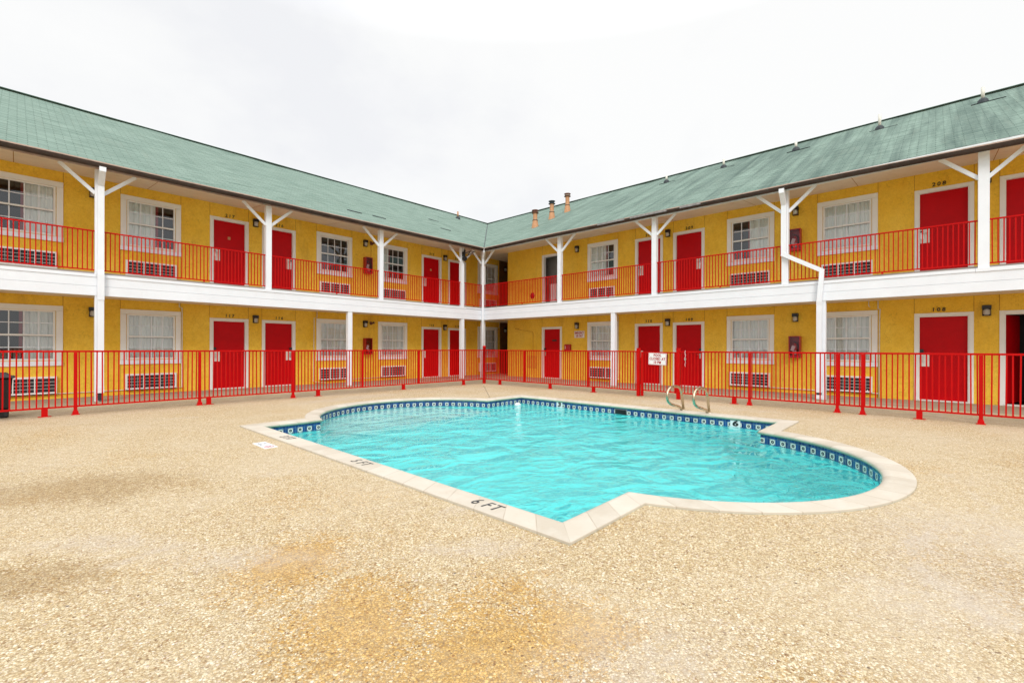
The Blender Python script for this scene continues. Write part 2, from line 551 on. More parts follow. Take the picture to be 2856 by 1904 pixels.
def make_plaster():
    g = G('pool_plaster')
    p = g.pos()
    c = g.mix(g.noise(p, 1.2, 5, 0.6), (0.05, 0.83, 0.85), (0.22, 0.93, 0.92))
    v = g.t.nodes.new('ShaderNodeTexVoronoi')
    v.feature = 'SMOOTH_F1'
    g.put(v.inputs['Vector'], g.pos())
    v.inputs['Scale'].default_value = 3
    c = g.mix(g.ramp(v.outputs['Distance'], [(0.2, 0.0), (0.6, 0.25)]), c, (0.30, 0.86, 0.84))
    return g.set(c, 0.8, None, None, 0.2)


def make_glass(name='window_glass', tint=(0.98, 0.985, 0.975)):
    g = G(name)
    g.t.nodes.remove(g.b)
    tr = g.t.nodes.new('ShaderNodeBsdfTransparent')
    tr.inputs['Color'].default_value = (*tint, 1)
    gl = g.t.nodes.new('ShaderNodeBsdfGlossy')
    gl.inputs['Roughness'].default_value = 0.015
    k_ = 0.5 if name == 'cabinet_glass' else 1.7
    gl.inputs['Color'].default_value = (0.95, 0.97, 1.0, 1)
    g.put(gl.inputs['Normal'], g.bump(g.noise(g.pos(), 1.1, 2), 0.25, 0.03))
    fr = g.t.nodes.new('ShaderNodeFresnel')
    fr.inputs['IOR'].default_value = 1.6
    mx = g.t.nodes.new('ShaderNodeMixShader')
    g.put(mx.inputs[0], g.math('MULTIPLY', fr.outputs[0], k_, clamp=True))
    g.put(mx.inputs[1], tr.outputs[0])
    g.put(mx.inputs[2], gl.outputs[0])
    g.put(g.out.inputs['Surface'], mx.outputs[0])
    return g.m


def make_curtain():
    g = G('curtain')
    p = g.pos()
    c = g.mix(g.noise(g.pos(1, 1, 0.05), 14, 3), (0.74, 0.77, 0.74), (1.0, 1.0, 0.98))  # darker upright bands put the shade of the folds into the cloth colour
    return g.set(c, 0.9, None, g.bump(g.noise(p, 90, 2), 0.2, 0.002), 0.1)


def make_gutter():
    g = G('brown_gutter')
    p = g.pos()
    f = g.noise(p, 3, 6, 0.65)
    c = g.mix(g.ramp(f, [(0.3, 0.0), (0.7, 1.0)]), (0.030, 0.019, 0.015), (0.062, 0.042, 0.034))
    c = g.mix(g.ramp(g.noise(p, 14, 7, 0.75), [(0.6, 0.0), (0.74, 0.35)]), c, (0.26, 0.18, 0.14))
    return g.set(c, 0.55, None, g.bump(f, 0.1, 0.01), 0.3)


M = {
    'stucco': make_stucco(),
    'groove': plain('stucco_joint', (0.42, 0.20, 0.02), 0.8, 0.3, 20),
    'white': make_white(),
    'cream': make_white('cream_paint', (0.83, 0.83, 0.81)),
    'soffit': plain('soffit_board', (0.80, 0.70, 0.57), 0.7, 0.08, 1.5, 0.1, grime=((0.50, 0.36, 0.22), 0.3, 3)),
    'red': make_red('red_enamel'),
    'door': make_red('door_red', (0.55, 0.0, 0.004), 0.42),
    'maroon': plain('dark_red_paint', (0.40, 0.004, 0.010), 0.32, 0.15, 8),
    'shingle': make_shingle(),
    'gutter': make_gutter(),
    'drip': plain('drip_edge', (0.46, 0.33, 0.27), 0.5, 0.2, 12),
    'bare': plain('bare_metal', (0.27, 0.26, 0.26), 0.5, 0.4, 16),
    'flash': plain('bare_flashing', (0.74, 0.79, 0.83), 0.45, 0.1, 8),
    'ground': make_ground(),
    'walk': make_walk(),
    'deckfloor': plain('balcony_floor', (0.45, 0.42, 0.38), 0.7, 0.15, 2, 0.2),
    'coping': make_coping(),
    'tile': make_tile(),
    'water': make_water(),
    'plaster': make_plaster(),
    'step': plain('pool_step_plaster', (0.50, 0.86, 0.84), 0.8, 0.1, 2),
    'glass': make_glass(),
    'glass_dim': make_glass('cabinet_glass', (0.85, 0.68, 0.70)),
    'curtain': make_curtain(),
    'drape': plain('red_drape', (0.26, 0.03, 0.035), 0.9, 0.2, 10),
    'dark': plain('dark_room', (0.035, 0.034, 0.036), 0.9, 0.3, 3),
    'passage': plain('passage_shade', (0.13, 0.055, 0.012), 0.85, 0.3, 6),  # dark brown stands in for the yellow wall in shade
    'midgrey': plain('stair_wall', (0.30, 0.285, 0.27), 0.9, 0.2, 3),
    'ridge': plain('ridge_shingles', (0.16, 0.25, 0.21), 0.9, 0.3, 4, 0.3),
    'acgrey': plain('grille_plastic', (0.60, 0.59, 0.56), 0.5, 0.2, 14),
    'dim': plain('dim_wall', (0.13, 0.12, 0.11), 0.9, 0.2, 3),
    'coil': plain('ac_coil', (0.028, 0.030, 0.034), 0.6, 0.5, 40, 0.5),
    'black': plain('black_plastic', (0.010, 0.010, 0.011), 0.38, 0.3, 20),
    'binblack': plain('bin_plastic', (0.012, 0.012, 0.013), 0.45, 0.5, 60, 0.3, grime=((0.12, 0.12, 0.12), 0.25, 45)),
    'lampglass': plain('frosted_lamp_glass', (0.50, 0.49, 0.46), 0.25, 0.2, 60, 0.6),
    'steel': plain('stainless_steel', (0.60, 0.50, 0.35), 0.28, 0.12, 12, 0.0, 1.0, grime=((0.36, 0.26, 0.12), 0.55, 6)),
    'silver': plain('satin_metal', (0.58, 0.56, 0.52), 0.3, 0.1, 20, 0.0, 1.0),
    'plate': plain('door_plate', (0.74, 0.73, 0.68), 0.4, 0.08, 20),
    'ink': plain('black_numerals', (0.006, 0.006, 0.006), 0.5, 0.3, 20),
    'stencil': plain('stencil_paint', (0.030, 0.034, 0.04), 0.6, 0.6, 30),
    'grey': plain('faded_lettering', (0.38, 0.41, 0.44), 0.7, 0.3, 40),
    'fadedred': plain('faded_red', (0.52, 0.16, 0.20), 0.7, 0.3, 30),
    'signwhite': plain('sign_white', (0.80, 0.81, 0.83), 0.4, 0.05, 8),
    'signred': plain('sign_red', (0.40, 0.004, 0.012), 0.5, 0.15, 30),
    'tan': plain('flue_tan', (0.52, 0.26, 0.125), 0.6, 0.2, 9),
    'boot': plain('vent_boot', (0.018, 0.028, 0.035), 0.6, 0.3, 20),
    'pvc': plain('pvc_pipe', (0.72, 0.70, 0.62), 0.45, 0.15, 14),
    'rust': plain('rusty_band', (0.16, 0.055, 0.03), 0.7, 0.4, 20),
    'tank': plain('extinguisher_red', (0.45, 0.01, 0.015), 0.3, 0.1, 12),
    'joint': plain('joint_filler', (0.15, 0.11, 0.08), 0.9, 0.4, 20),
    'yellowpaint': plain('painted_conduit', (0.70, 0.36, 0.03), 0.6, 0.15, 9),
}


# ------------------------------------------------------------------ mesh helper
class MB:
    def __init__(self):
        self.v, self.f, self.m, self.uv, self.mats, self.sm = [], [], [], [], [], []

    def mi(self, m):
        if m not in self.mats:
            self.mats.append(m)
        return self.mats.index(m)

    def face(self, pts, m, uv=None, smooth=False):
        i = len(self.v)
        self.v += [tuple(p) for p in pts]
        self.f.append(list(range(i, i + len(pts))))
        self.m.append(self.mi(m))
        self.uv.append(uv or [(0, 0)] * len(pts))
        self.sm.append(smooth)

    def box(self, x0, x1, y0, y1, z0, z1, m, T=None):
        if x0 > x1: x0, x1 = x1, x0
        if y0 > y1: y0, y1 = y1, y0
        if z0 > z1: z0, z1 = z1, z0
        p = [Vector(q) for q in ((x0, y0, z0), (x1, y0, z0), (x1, y1, z0), (x0, y1, z0),
                                 (x0, y0, z1), (x1, y0, z1), (x1, y1, z1), (x0, y1, z1))]
        if T is not None:
            p = [T @ q for q in p]
        i = len(self.v)
        self.v += [tuple(q) for q in p]
        for q in ((0, 3, 2, 1), (4, 5, 6, 7), (0, 1, 5, 4), (1, 2, 6, 5), (2, 3, 7, 6), (3, 0, 4, 7)):
            self.f.append([i + k for k in q])
            self.m.append(self.mi(m))
            self.uv.append([(0, 0)] * 4)
            self.sm.append(False)
        return self

    def bar(self, a, b, w, h, m, up=(0, 0, 1)):
        """rectangular bar from a to b"""
        a, b = Vector(a), Vector(b)
        d = (b - a)
        L = d.length
        d.normalize()
        upv = Vector(up)
        if abs(d.dot(upv)) > 0.98:
            upv = Vector((0, 1, 0))
        s = d.cross(upv).normalized()
        t = s.cross(d).normalized()
        T = Matrix(((s.x, d.x, t.x, a.x), (s.y, d.y, t.y, a.y), (s.z, d.z, t.z, a.z), (0, 0, 0, 1)))
        return self.box(-w / 2, w / 2, 0, L, -h / 2, h / 2, m, T)

    def tube(self, pts, r, m, seg=10, caps=True, closed=False):
        pts = [Vector(p) for p in pts]
        n = len(pts)
        rr = r if isinstance(r, (list, tuple)) else [r] * n
        rings = []
        prev = None
        for i, p in enumerate(pts):
            if closed:
                d = pts[(i + 1) % n] - pts[i - 1]
            else:
                d = pts[min(i + 1, n - 1)] - pts[max(i - 1, 0)]
            d.normalize()
            if prev is None:
                a = Vector((0, 0, 1)) if abs(d.z) < 0.9 else Vector((1, 0, 0))
                s = d.cross(a).normalized()
            else:
                s = (prev - d * prev.dot(d)).normalized()
            prev = s
            t = d.cross(s)
            i0 = len(self.v)
            for k in range(seg):
                an = 2 * PI * k / seg
                self.v.append(tuple(p + (s * math.cos(an) + t * math.sin(an)) * rr[i]))
            rings.append(i0)
        mi = self.mi(m)
        for i in range(n if closed else n - 1):
            a0, b0 = rings[i], rings[(i + 1) % n]
            for k in range(seg):
                k2 = (k + 1) % seg
                self.f.append([a0 + k, a0 + k2, b0 + k2, b0 + k])
                self.m.append(mi)
                self.uv.append([(0, 0)] * 4)
                self.sm.append(True)
        if caps and not closed:
            for i0, rev in ((rings[0], True), (rings[-1], False)):
                f = [i0 + k for k in range(seg)]
                self.f.append(f[::-1] if rev else f)
                self.m.append(mi)
                self.uv.append([(0, 0)] * seg)
                self.sm.append(False)
        return self

    def lathe(self, prof, m, seg=20, T=None, smooth=True):
        """prof = [(r, z)...] around z"""
        i0 = len(self.v)
        for r, z in prof:
            for k in range(seg):
                an = 2 * PI * k / seg
                q = Vector((r * math.cos(an), r * math.sin(an), z))
                self.v.append(tuple(T @ q if T is not None else q))
        mi = self.mi(m)
        for i in range(len(prof) - 1):
            for k in range(seg):
                k2 = (k + 1) % seg
                a = i0 + i * seg
                self.f.append([a + k, a + k2, a + seg + k2, a + seg + k])
                self.m.append(mi)
                self.uv.append([(0, 0)] * 4)
                self.sm.append(smooth)
        return self

    def build(self, name, parent=None, loc=None, bevel=0.0):
        me = bpy.data.meshes.new(name)
        me.from_pydata(self.v, [], self.f)
        for m in self.mats:
            me.materials.append(M[m])
        me.polygons.foreach_set('material_index', self.m)
        me.polygons.foreach_set('use_smooth', self.sm)
        ul = me.uv_layers.new(name='UVMap')
        flat = []
        for u in self.uv:
            for q in u:
                flat += [q[0], q[1]]
        ul.data.foreach_set('uv', flat)
        me.update()
        o = bpy.data.objects.new(name, me)
        C.objects.link(o)
        if parent is not None:
            o.parent = parent
        if loc is not None:
            o.location = loc
        if bevel:
            b = o.modifiers.new('bevel', 'BEVEL')
            b.width = bevel
            b.segments = 1
            b.limit_method = 'ANGLE'
        return o


def thing(name, label, cat, loc=(0, 0, 0), rotz=0.0, group=None):
    o = bpy.data.objects.new(name, None)
    C.objects.link(o)
    o.location = loc
    o.rotation_euler = (0, 0, rotz)
    return tag(o, label, cat, group)


def tag(o, label, cat, group=None):
    o['label'] = label
    o['category'] = cat
    if group:
        o['group'] = group
    return o


def empty_part(name, parent, loc=(0, 0, 0)):
    o = bpy.data.objects.new(name, None)
    C.objects.link(o)
    o.parent = parent
    o.location = loc
    return o


def inst(src, name, parent=None, loc=(0, 0, 0), rot=(0, 0, 0)):
    """copy of one object with shared mesh"""
    c = src.copy()
    c.name = name
    C.objects.link(c)
    c.parent = parent
    c.location = loc
    c.rotation_euler = rot
    return c


def copy_tree(o, parent=None, keep=True):
    c = o.copy()
    C.objects.link(c)
    c.parent = parent
    for ch in list(o.children):
        copy_tree(ch, c)
    return c


def text_mesh(name, body, size, mat, parent, T, depth=0.002, shear=0.0, bold=0.0, spacing=1.0, align='CENTER', sx=1.0):
    cu = bpy.data.curves.new(name, 'FONT')
    cu.body = body
    cu.size = size
    cu.extrude = depth
    cu.shear = shear
    cu.offset = bold
    cu.space_character = spacing
    cu.align_x = align
    cu.align_y = 'CENTER'
    cu.resolution_u = 3
    tmp = bpy.data.objects.new('tmp', cu)
    C.objects.link(tmp)
    dg = bpy.context.evaluated_depsgraph_get()
    dg.update()
    me = bpy.data.meshes.new_from_object(tmp.evaluated_get(dg))
    bpy.data.objects.remove(tmp)
    bpy.data.curves.remove(cu)
    me.transform(T @ Matrix.Diagonal((sx, 1, 1, 1)))
    me.name = name
    me.materials.clear()
    me.materials.append(M[mat])
    o = bpy.data.objects.new(name, me)
    C.objects.link(o)
    if parent is not None:
        o.parent = parent
    return o


# facade frames: local x = to the right as seen from the court, -y = outwards, z up
def WL(u, z=0.0, out=0.0):
    return Vector((u, LW - out, z))


def WR(v, z=0.0, out=0.0):
    return Vector((RW - out, v, z))


ROT = {'L': 0.0, 'R': -PI / 2}


def place(side, s, z=0.0, out=0.0):
    return WL(s, z, out) if side == 'L' else WR(s, z, out)


UP = 2.995   # storey height

# facade openings, s = coordinate of the left edge as seen from the court, going right
# side, kind, coordinate of centre
WINS = [('L', 0.116), ('L', 2.485), ('L', 7.634), ('L', 10.006), ('L', 15.18),
        ('R', 9.18), ('R', 4.085), ('R', 1.73)]
DOORS = [('L', 4.352), ('L', 5.768), ('L', 11.885), ('L', 13.285),
         ('R', 11.57), ('R', 7.325), ('R', 5.935), ('R', -0.137), ('R', -1.57)]
WW, WZ0, WZ1 = 1.30, 0.80, 2.245
DW, DZ1 = 1.03, 2.12
OW, OZ0, OZ1 = 1.04, 0.93, 2.12     # window opening inside its trim
DOW, DOZ = 0.87, 2.045              # door opening

# ================================================================== setting
# ---- ground sheet with the pool cut out
NB = (5.63, 2.43)     # near bulge centre
FB = (5.63, 7.38)


def arc(c, r, a0, a1, n):
    return [(c[0] + r * math.cos(a0 + (a1 - a0) * i / n), c[1] + r * math.sin(a0 + (a1 - a0) * i / n)) for i in range(n + 1)]


def ring(x0, x1, y0, y1, r, n=44, ny=None, fy=None):
    ny = y0
    dxn = math.sqrt(r * r - (NB[1] - y0) ** 2)
    a0 = math.atan2(y0 - NB[1], -dxn)
    a1 = math.atan2(y0 - NB[1], dxn)
    pts = [(x0, y0)]
    pts += arc(NB, r, a0, a1, n)
    pts += [(x1, y0), (x1, y1)]
    b0 = math.atan2(y1 - FB[1], dxn)
    b1 = math.atan2(y1 - FB[1], -dxn)
    if b1 < b0:
        b1 += 2 * PI
    pts += arc(FB, r, b0, b1, n)
    pts += [(x0, y1)]
    return pts


def subdiv(A, B, step=0.3):
    """insert matching points on long straight edges of both rings"""
    oa, ob = [], []
    n = len(A)
    for i in range(n):
        a0, a1, b0, b1 = (Vector(A[i]), Vector(A[(i + 1) % n]), Vector(B[i]), Vector(B[(i + 1) % n]))
        k = max(1, int((a1 - a0).length / step))
        for j in range(k):
            t = j / k
            oa.append(tuple(a0.lerp(a1, t)))
            ob.append(tuple(b0.lerp(b1, t)))
    return oa, ob


OUT0 = ring(2.40, 9.09, 1.71, 8.09, 2.31)
INN0 = ring(2.68, 8.83, 1.98, 7.83, 2.055)
OUT, INN = subdiv(OUT0, INN0)


def lerp_ring(t):
    return [(o[0] + (i[0] - o[0]) * t, o[1] + (i[1] - o[1]) * t) for o, i in zip(OUT, INN)]


def flat_with_hole(outer, hole, z, mat, name):
    polys = [[Vector((x, y, z)) for x, y in outer]]
    if hole:
        polys.append([Vector((x, y, z)) for x, y in hole])
    tris = tessellate_polygon(polys)
    pts = [p for pl in polys for p in pl]
    me = bpy.data.meshes.new(name)
    fs = []
    for t in tris:
        a, b, c = (pts[i] for i in t)
        n = (b - a).cross(c - a)
        if abs(n.z) < 1e-9:
            continue
        fs.append(t if n.z > 0 else (t[0], t[2], t[1]))
    me.from_pydata([tuple(p) for p in pts], [], fs)
    me.materials.append(M[mat])
    o = bpy.data.objects.new(name, me)
    C.objects.link(o)
    return o


BIG = 150
ground = flat_with_hole([(-BIG, -BIG), (BIG, -BIG), (BIG, BIG), (-BIG, BIG)], lerp_ring(0.3)[::-1], 0.0, 'ground', 'ground')
ground['kind'] = 'structure'

b = MB()
b.box(-9, RW + 4.0, 13.72, LW + 0.05, -0.05, 0.004, 'walk')
b.box(13.06, RW + 0.05, -8, 13.72, -0.05, 0.004, 'walk')
walk = b.build('walkway')
walk['kind'] = 'structure'

# expansion joints in the deck
b = MB()


def strip(a, c, w=0.012, z=0.003, wob=0.01, n=30):
    a, c = Vector((*a, 0)), Vector((*c, 0))
    d = (c - a)
    s = Vector((-d.y, d.x, 0)).normalized()
    last = None
    for i in range(n + 1):
        t = i / n
        p = a.lerp(c, t) + s * (random.uniform(-1, 1) * wob)
        ww = w * random.uniform(0.4, 1.0)
        cur = (p - s * ww / 2 + Vector((0, 0, z)), p + s * ww / 2 + Vector((0, 0, z)))
        if last:
            b.face([last[0], cur[0], cur[1], last[1]], 'joint')
        last = cur


strip((10.57, 11.05), (8.0, 8.13), 0.02)
strip((-0.6, 11.75), (2.38, 8.11), 0.006, wob=0.006)
strip((7.86, 1.55), (9.6, -1.3), 0.006, wob=0.006)
strip((-6, 13.6), (13, 13.72), 0.008, wob=0.002, n=60)
strip((12.72, -0.62), (12.99, -0.80), 0.018, wob=0.004, n=8)
jj = b.build('expansion_joint')
jj['kind'] = 'structure'

# ================================================================== pool
pool = thing('swimming_pool', 'turquoise pool with rounded ends and pale stone coping in the gravel court', 'swimming pool')
sec = [(0.0, -0.02), (0.0, 0.018), (0.02, 0.022), (0.74, 0.026), (0.86, 0.020), (0.95, 0.008), (1.0, -0.010),
       (0.99, -0.026), (0.93, -0.038), (0.84, -0.045), (0.80, -0.047)]
cum = [0.0]
for i in range(1, len(INN) + 1):
    a, c = Vector(OUT[i - 1]), Vector(OUT[i % len(OUT)])
    a2, c2 = Vector(INN[i - 1]), Vector(INN[i % len(INN)])
    cum.append(cum[-1] + ((a - c).length + (a2 - c2).length) / 2)
b = MB()
n = len(OUT)
rings = []
for t, z in sec:
    rg = lerp_ring(t)
    rings.append(len(b.v))
    b.v += [(x, y, z) for x, y in rg]
mi = b.mi('coping')
for k in range(len(sec) - 1):
    for i in range(n):
        j = (i + 1) % n
        a, c = rings[k], rings[k + 1]
        b.f.append([a + i, a + j, c + j, c + i])
        b.m.append(mi)
        b.uv.append([(cum[i], k), (cum[i + 1], k), (cum[i + 1], k + 1), (cum[i], k + 1)])
        b.sm.append(3 <= k <= 9)
coping = b.build('coping', pool)

tr = lerp_ring(0.86)
tc_ = [0.0]
for i in range(1, n + 1):
    tc_.append(tc_[-1] + (Vector(tr[i - 1]) - Vector(tr[i % n])).length)
b = MB()
for i in range(n):
    j = (i + 1) % n
    p, q = tr[i], tr[j]
    z0, z1 = -0.245, -0.044
    b.face([(p[0], p[1], z0), (q[0], q[1], z0), (q[0], q[1], z1), (p[0], p[1], z1)], 'tile',
           [(tc_[i], z0 + 0.164), (tc_[i + 1], z0 + 0.164), (tc_[i + 1], z1 + 0.164), (tc_[i], z1 + 0.164)])
b.build('waterline_tiles', pool)
b = MB()
for i in range(n):
    j = (i + 1) % n
    p, q = tr[i], tr[j]
    b.face([(p[0], p[1], -2.2), (q[0], q[1], -2.2), (q[0], q[1], -0.245), (p[0], p[1], -0.245)], 'plaster')


def depth(x, y):
    t = max(0.0, min(1.0, (7.2 - y) / 5.0))
    return -0.95 - 0.95 * t


gx = [2.2 + 0.25 * i for i in range(29)]
gy = [-0.2 + 0.25 * i for i in range(42)]
for i in range(len(gx) - 1):
    for j in range(len(gy) - 1):
        q = [(gx[i], gy[j]), (gx[i + 1], gy[j]), (gx[i + 1], gy[j + 1]), (gx[i], gy[j + 1])]
        b.face([(x, y, depth(x, y)) for x, y in q], 'plaster')
b.build('basin', pool)
# entry steps in the far rounded end
for k, (yy, zz) in enumerate(((8.75, -0.36), (8.25, -0.60), (7.75, -0.85))):
    b = MB()
    hw = math.sqrt(max(0.1, 2.02 ** 2 - max(0, yy - 7.38) ** 2)) if yy > 7.83 else 1.95
    pts = [(5.63 - hw, yy)]
    a0 = math.atan2(yy - 7.38, hw)
    pts = arc(FB, 2.05, a0, PI - a0, 24)
    bot = [Vector((x, y, zz)) for x, y in pts]
    b.face(bot, 'step')
    b.face([(pts[-1][0], pts[-1][1], zz), (pts[0][0], pts[0][1], zz), (pts[0][0], pts[0][1], zz - 0.25), (pts[-1][0], pts[-1][1], zz - 0.25)], 'step')
    b.build('step', pool)
# depth markers in the tile band and skimmer mouth, on the wall x = const
TX = lerp_ring(0.86)[[i for i, p in enumerate(OUT) if abs(p[0] - 9.09) < 1e-6][2]][0]
for v, ch in ((6.635, '3'), (2.665, '6')):
    b = MB()
    b.box(TX - 0.006, TX + 0.01, v - 0.085, v + 0.085, -0.235, -0.046, 'signwhite')
    o = b.build('depth_tile', pool)
    T = Matrix.Translation((TX - 0.008, v, -0.104)) @ Matrix.Rotation(-PI / 2, 4, 'Z') @ Matrix.Rotation(PI / 2, 4, 'X')
    text_mesh('depth_number', ch, 0.135, 'ink', o, T, 0.001, 0.1, 0.006, sx=1.5)
b = MB()
b.box(TX - 0.008, TX + 0.02, 4.85, 5.12, -0.070, -0.060, 'bare')
b.box(TX - 0.008, TX + 0.02, 5.12, 5.132, -0.20, -0.060, 'bare')
b.box(TX - 0.008, TX + 0.02, 4.838, 4.85, -0.20, -0.060, 'bare')
b.box(TX - 0.003, TX + 0.02, 4.85, 5.12, -0.22, -0.072, 'black')
b.build('skimmer', pool)
# stencilled depths on the coping
for y, s in ((6.50, '3'), (4.52, '5'), (2.585, '6')):
    for dy, w_, nm in ((0.125, s, 'depth_number'), (-0.05, 'FT', 'depth_unit')):
        T = Matrix.Translation((2.515, y + dy, 0.0270)) @ Matrix.Rotation(-PI / 2, 4, 'Z')
        text_mesh(nm, w_, 0.165, 'stencil', pool, T, 0.0006, 0.15, 0.0, 1.25, sx=0.85)

# water surface
W = lerp_ring(0.862)
water = flat_with_hole(W, None, -0.160, 'water', 'water')
water['kind'] = 'structure'

# floating dispenser in the far right corner of the pool
t = thing('chlorine_float', 'white floating chlorine dispenser bobbing in the far corner of the pool', 'pool float', (8.55, 7.70, -0.165))
MB().lathe([(0.0, 0.05), (0.045, 0.045), (0.05, 0.02), (0.08, 0.014), (0.09, 0.0), (0.085, -0.02), (0.0, -0.03)], 'signwhite', 18).build('float_body', t)

# grab rails
prof = [(9.10, -0.01), (8.975, 0.375), (8.93, 0.435), (8.846, 0.475), (8.73, 0.495), (8.615, 0.500), (8.48, 0.487), (8.392, 0.451),
        (8.335, 0.40), (8.319, 0.345), (8.325, 0.285), (8.365, 0.225), (8.475, 0.172), (8.876, 0.077), (8.95, 0.05), (8.996, -0.01)]
for y, dx, lab in ((3.72, 0.0, 'left one of the two bent steel grab rails beyond the pool, nearer the gate'),
                   (3.20, -0.05, 'right one of the two bent steel grab rails beyond the pool, nearer the camera')):
    t = thing('grab_rail', lab, 'grab rail', (9.05 + dx, y, 0.022), group='grab rails at the pool edge')
    MB().tube([(x - 9.05 + 0.03, 0, z) for x, z in prof], 0.0245, 'steel', 12, caps=True).build('rail_tube', t)
    MB().lathe([(0.045, 0.0), (0.045, 0.006), (0.03, 0.012), (0.02, 0.014)], 'steel', 16, Matrix.Translation((0.077, 0, 0))).build('escutcheon', t)

# painted no-diving plate on the deck
t = thing('deck_plate', 'small white no diving plate set in the gravel left of the 3 FT mark', 'sign', (2.17, 6.325, 0.0))
MB().box(-0.078, 0.078, -0.225, 0.225, 0.0, 0.006, 'signwhite').build('plate', t)
T0 = Matrix.Rotation(-PI / 2, 4, 'Z')
text_mesh('lettering', 'NO', 0.075, 'grey', t, Matrix.Translation((0.035, 0.09, 0.0068)) @ T0, 0.0003, 0, 0.001)
text_mesh('lettering', 'DIVING', 0.062, 'grey', t, Matrix.Translation((-0.035, 0.09, 0.0068)) @ T0, 0.0003, 0, 0.001)
b = MB()
b.tube([(0.052 * math.cos(2 * PI * k / 20), -0.14 + 0.052 * math.sin(2 * PI * k / 20), 0.0065) for k in range(20)], 0.004, 'fadedred', 6, closed=True)
b.bar((-0.037, -0.177, 0.0075), (0.037, -0.103, 0.0075), 0.007, 0.002, 'fadedred')
b.bar((-0.03, -0.12, 0.0075), (0.02, -0.16, 0.0075), 0.012, 0.001, 'black')
b.build('symbol', t)

# ================================================================== motel
motel = thing('motel_building', 'two storey yellow stucco motel with red doors and green shingle roof around the pool court', 'motel')

# ---- facade walls with real openings
Z_TOP = 5.62


def facade(b, side, s0, s1, holes, z0=-0.02, z1=Z_TOP, thick=0.14):
    """holes = (a0,a1,z0,z1) in facade coordinate (world coordinate along the wall)"""
    xs = sorted({s0, s1} | {h[0] for h in holes} | {h[1] for h in holes})
    zs = sorted({z0, z1} | {h[2] for h in holes} | {h[3] for h in holes})

    def P(s, z, d=0.0):
        return tuple(place(side, s, z, -d))
    for i in range(len(xs) - 1):
        for j in range(len(zs) - 1):
            cx, cz = (xs[i] + xs[i + 1]) / 2, (zs[j] + zs[j + 1]) / 2
            if any(h[0] < cx < h[1] and h[2] < cz < h[3] for h in holes):
                continue
            q = [(xs[i], zs[j]), (xs[i + 1], zs[j]), (xs[i + 1], zs[j + 1]), (xs[i], zs[j + 1])]
            if side == 'R':
                q = q[::-1]
            b.face([P(s, z) for s, z in q], 'stucco')
            b.face([P(s, z, thick) for s, z in q[::-1]], 'dim')
    for h in holes:
        q = [(h[0], h[2]), (h[1], h[2]), (h[1], h[3]), (h[0], h[3])]
        for k in range(4):
            a, c = q[k], q[(k + 1) % 4]
            b.face([P(*a), P(*c), P(*c, thick), P(*a, thick)], 'cream')


def holes_for(side):
    hs = []
    for fl in (0, 1):
        dz = UP * fl
        for sd, c in WINS:
            if sd == side:
                hs.append((c - OW / 2, c + OW / 2, OZ0 + dz, OZ1 + dz))
        for sd, c in DOORS:
            if sd == side:
                hs.append((c - DOW / 2, c + DOW / 2, -0.02 + dz if fl == 0 else dz + 0.0, DOZ + dz))
    return hs


# control joints in the stucco, running from the opening corners to the ceiling
def joints(b, side):
    for sd, c, w, top, bot in [(sd, c, WW, WZ1, WZ0) for sd, c in WINS] + [(sd, c, DW, DZ1, None) for sd, c in DOORS]:
        if sd != side:
            continue
        for e in (-1, 1):
            s = c + e * w / 2
            for fl in (0, 1):
                zt = 2.50 if fl == 0 else 5.50
                rngs = [(top + UP * fl, zt)] + ([(UP * fl, bot + UP * fl)] if bot else [])
                for za, zb_ in rngs:
                    if sd == 'L':
                        b.box(s - 0.005, s + 0.005, LW - 0.003, LW + 0.01, za, zb_, 'groove')
                    else:
                        b.box(RW - 0.003, RW + 0.01, s - 0.005, s + 0.005, za, zb_, 'groove')


b = MB()
facade(b, 'L', -9.0, RW + 2.3, holes_for('L'))
joints(b, 'L')
b.build('wall', motel)
b = MB()
facade(b, 'R', -9.0, 14.07, holes_for('R'))
joints(b, 'R')
# end of the right wing, facing the passage
b.face([(RW, 14.07, -0.02), (RW, 14.07, Z_TOP), (RW + 2.3, 14.07, Z_TOP), (RW + 2.3, 14.07, -0.02)], 'stucco')
b.build('wall', motel)
b = MB()
b.box(RW + 2.3, RW + 2.45, 13.9, LW + 0.2, -0.02, Z_TOP, 'dark')            # dark board across the passage, its blackness standing in for deep shade
b.box(16.02, RW + 2.3, LW - 0.012, LW - 0.002, 0.0, 2.48, 'passage')  # brown sheets over the yellow stucco, passage shade put into their colour
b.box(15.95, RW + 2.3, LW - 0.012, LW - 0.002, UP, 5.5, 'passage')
b.box(26.9, 27.05, -9, 27.6, -0.02, Z_TOP, 'stucco')
b.box(-9, 26.9, 27.45, 27.6, -0.02, Z_TOP, 'stucco')
b.box(-9.0, -8.85, LW + 0.14, 27.45, -0.02, Z_TOP, 'stucco')
b.box(RW + 0.14, 26.9, -9.0, -8.85, -0.02, Z_TOP, 'stucco')
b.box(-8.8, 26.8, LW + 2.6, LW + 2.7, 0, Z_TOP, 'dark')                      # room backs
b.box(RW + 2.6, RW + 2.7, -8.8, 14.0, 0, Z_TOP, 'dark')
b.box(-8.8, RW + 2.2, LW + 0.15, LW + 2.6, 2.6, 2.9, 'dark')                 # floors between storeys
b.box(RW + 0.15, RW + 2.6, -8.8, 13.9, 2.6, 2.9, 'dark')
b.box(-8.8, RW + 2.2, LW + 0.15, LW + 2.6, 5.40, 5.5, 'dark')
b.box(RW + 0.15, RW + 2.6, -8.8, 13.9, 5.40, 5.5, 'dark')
b.build('wall', motel)



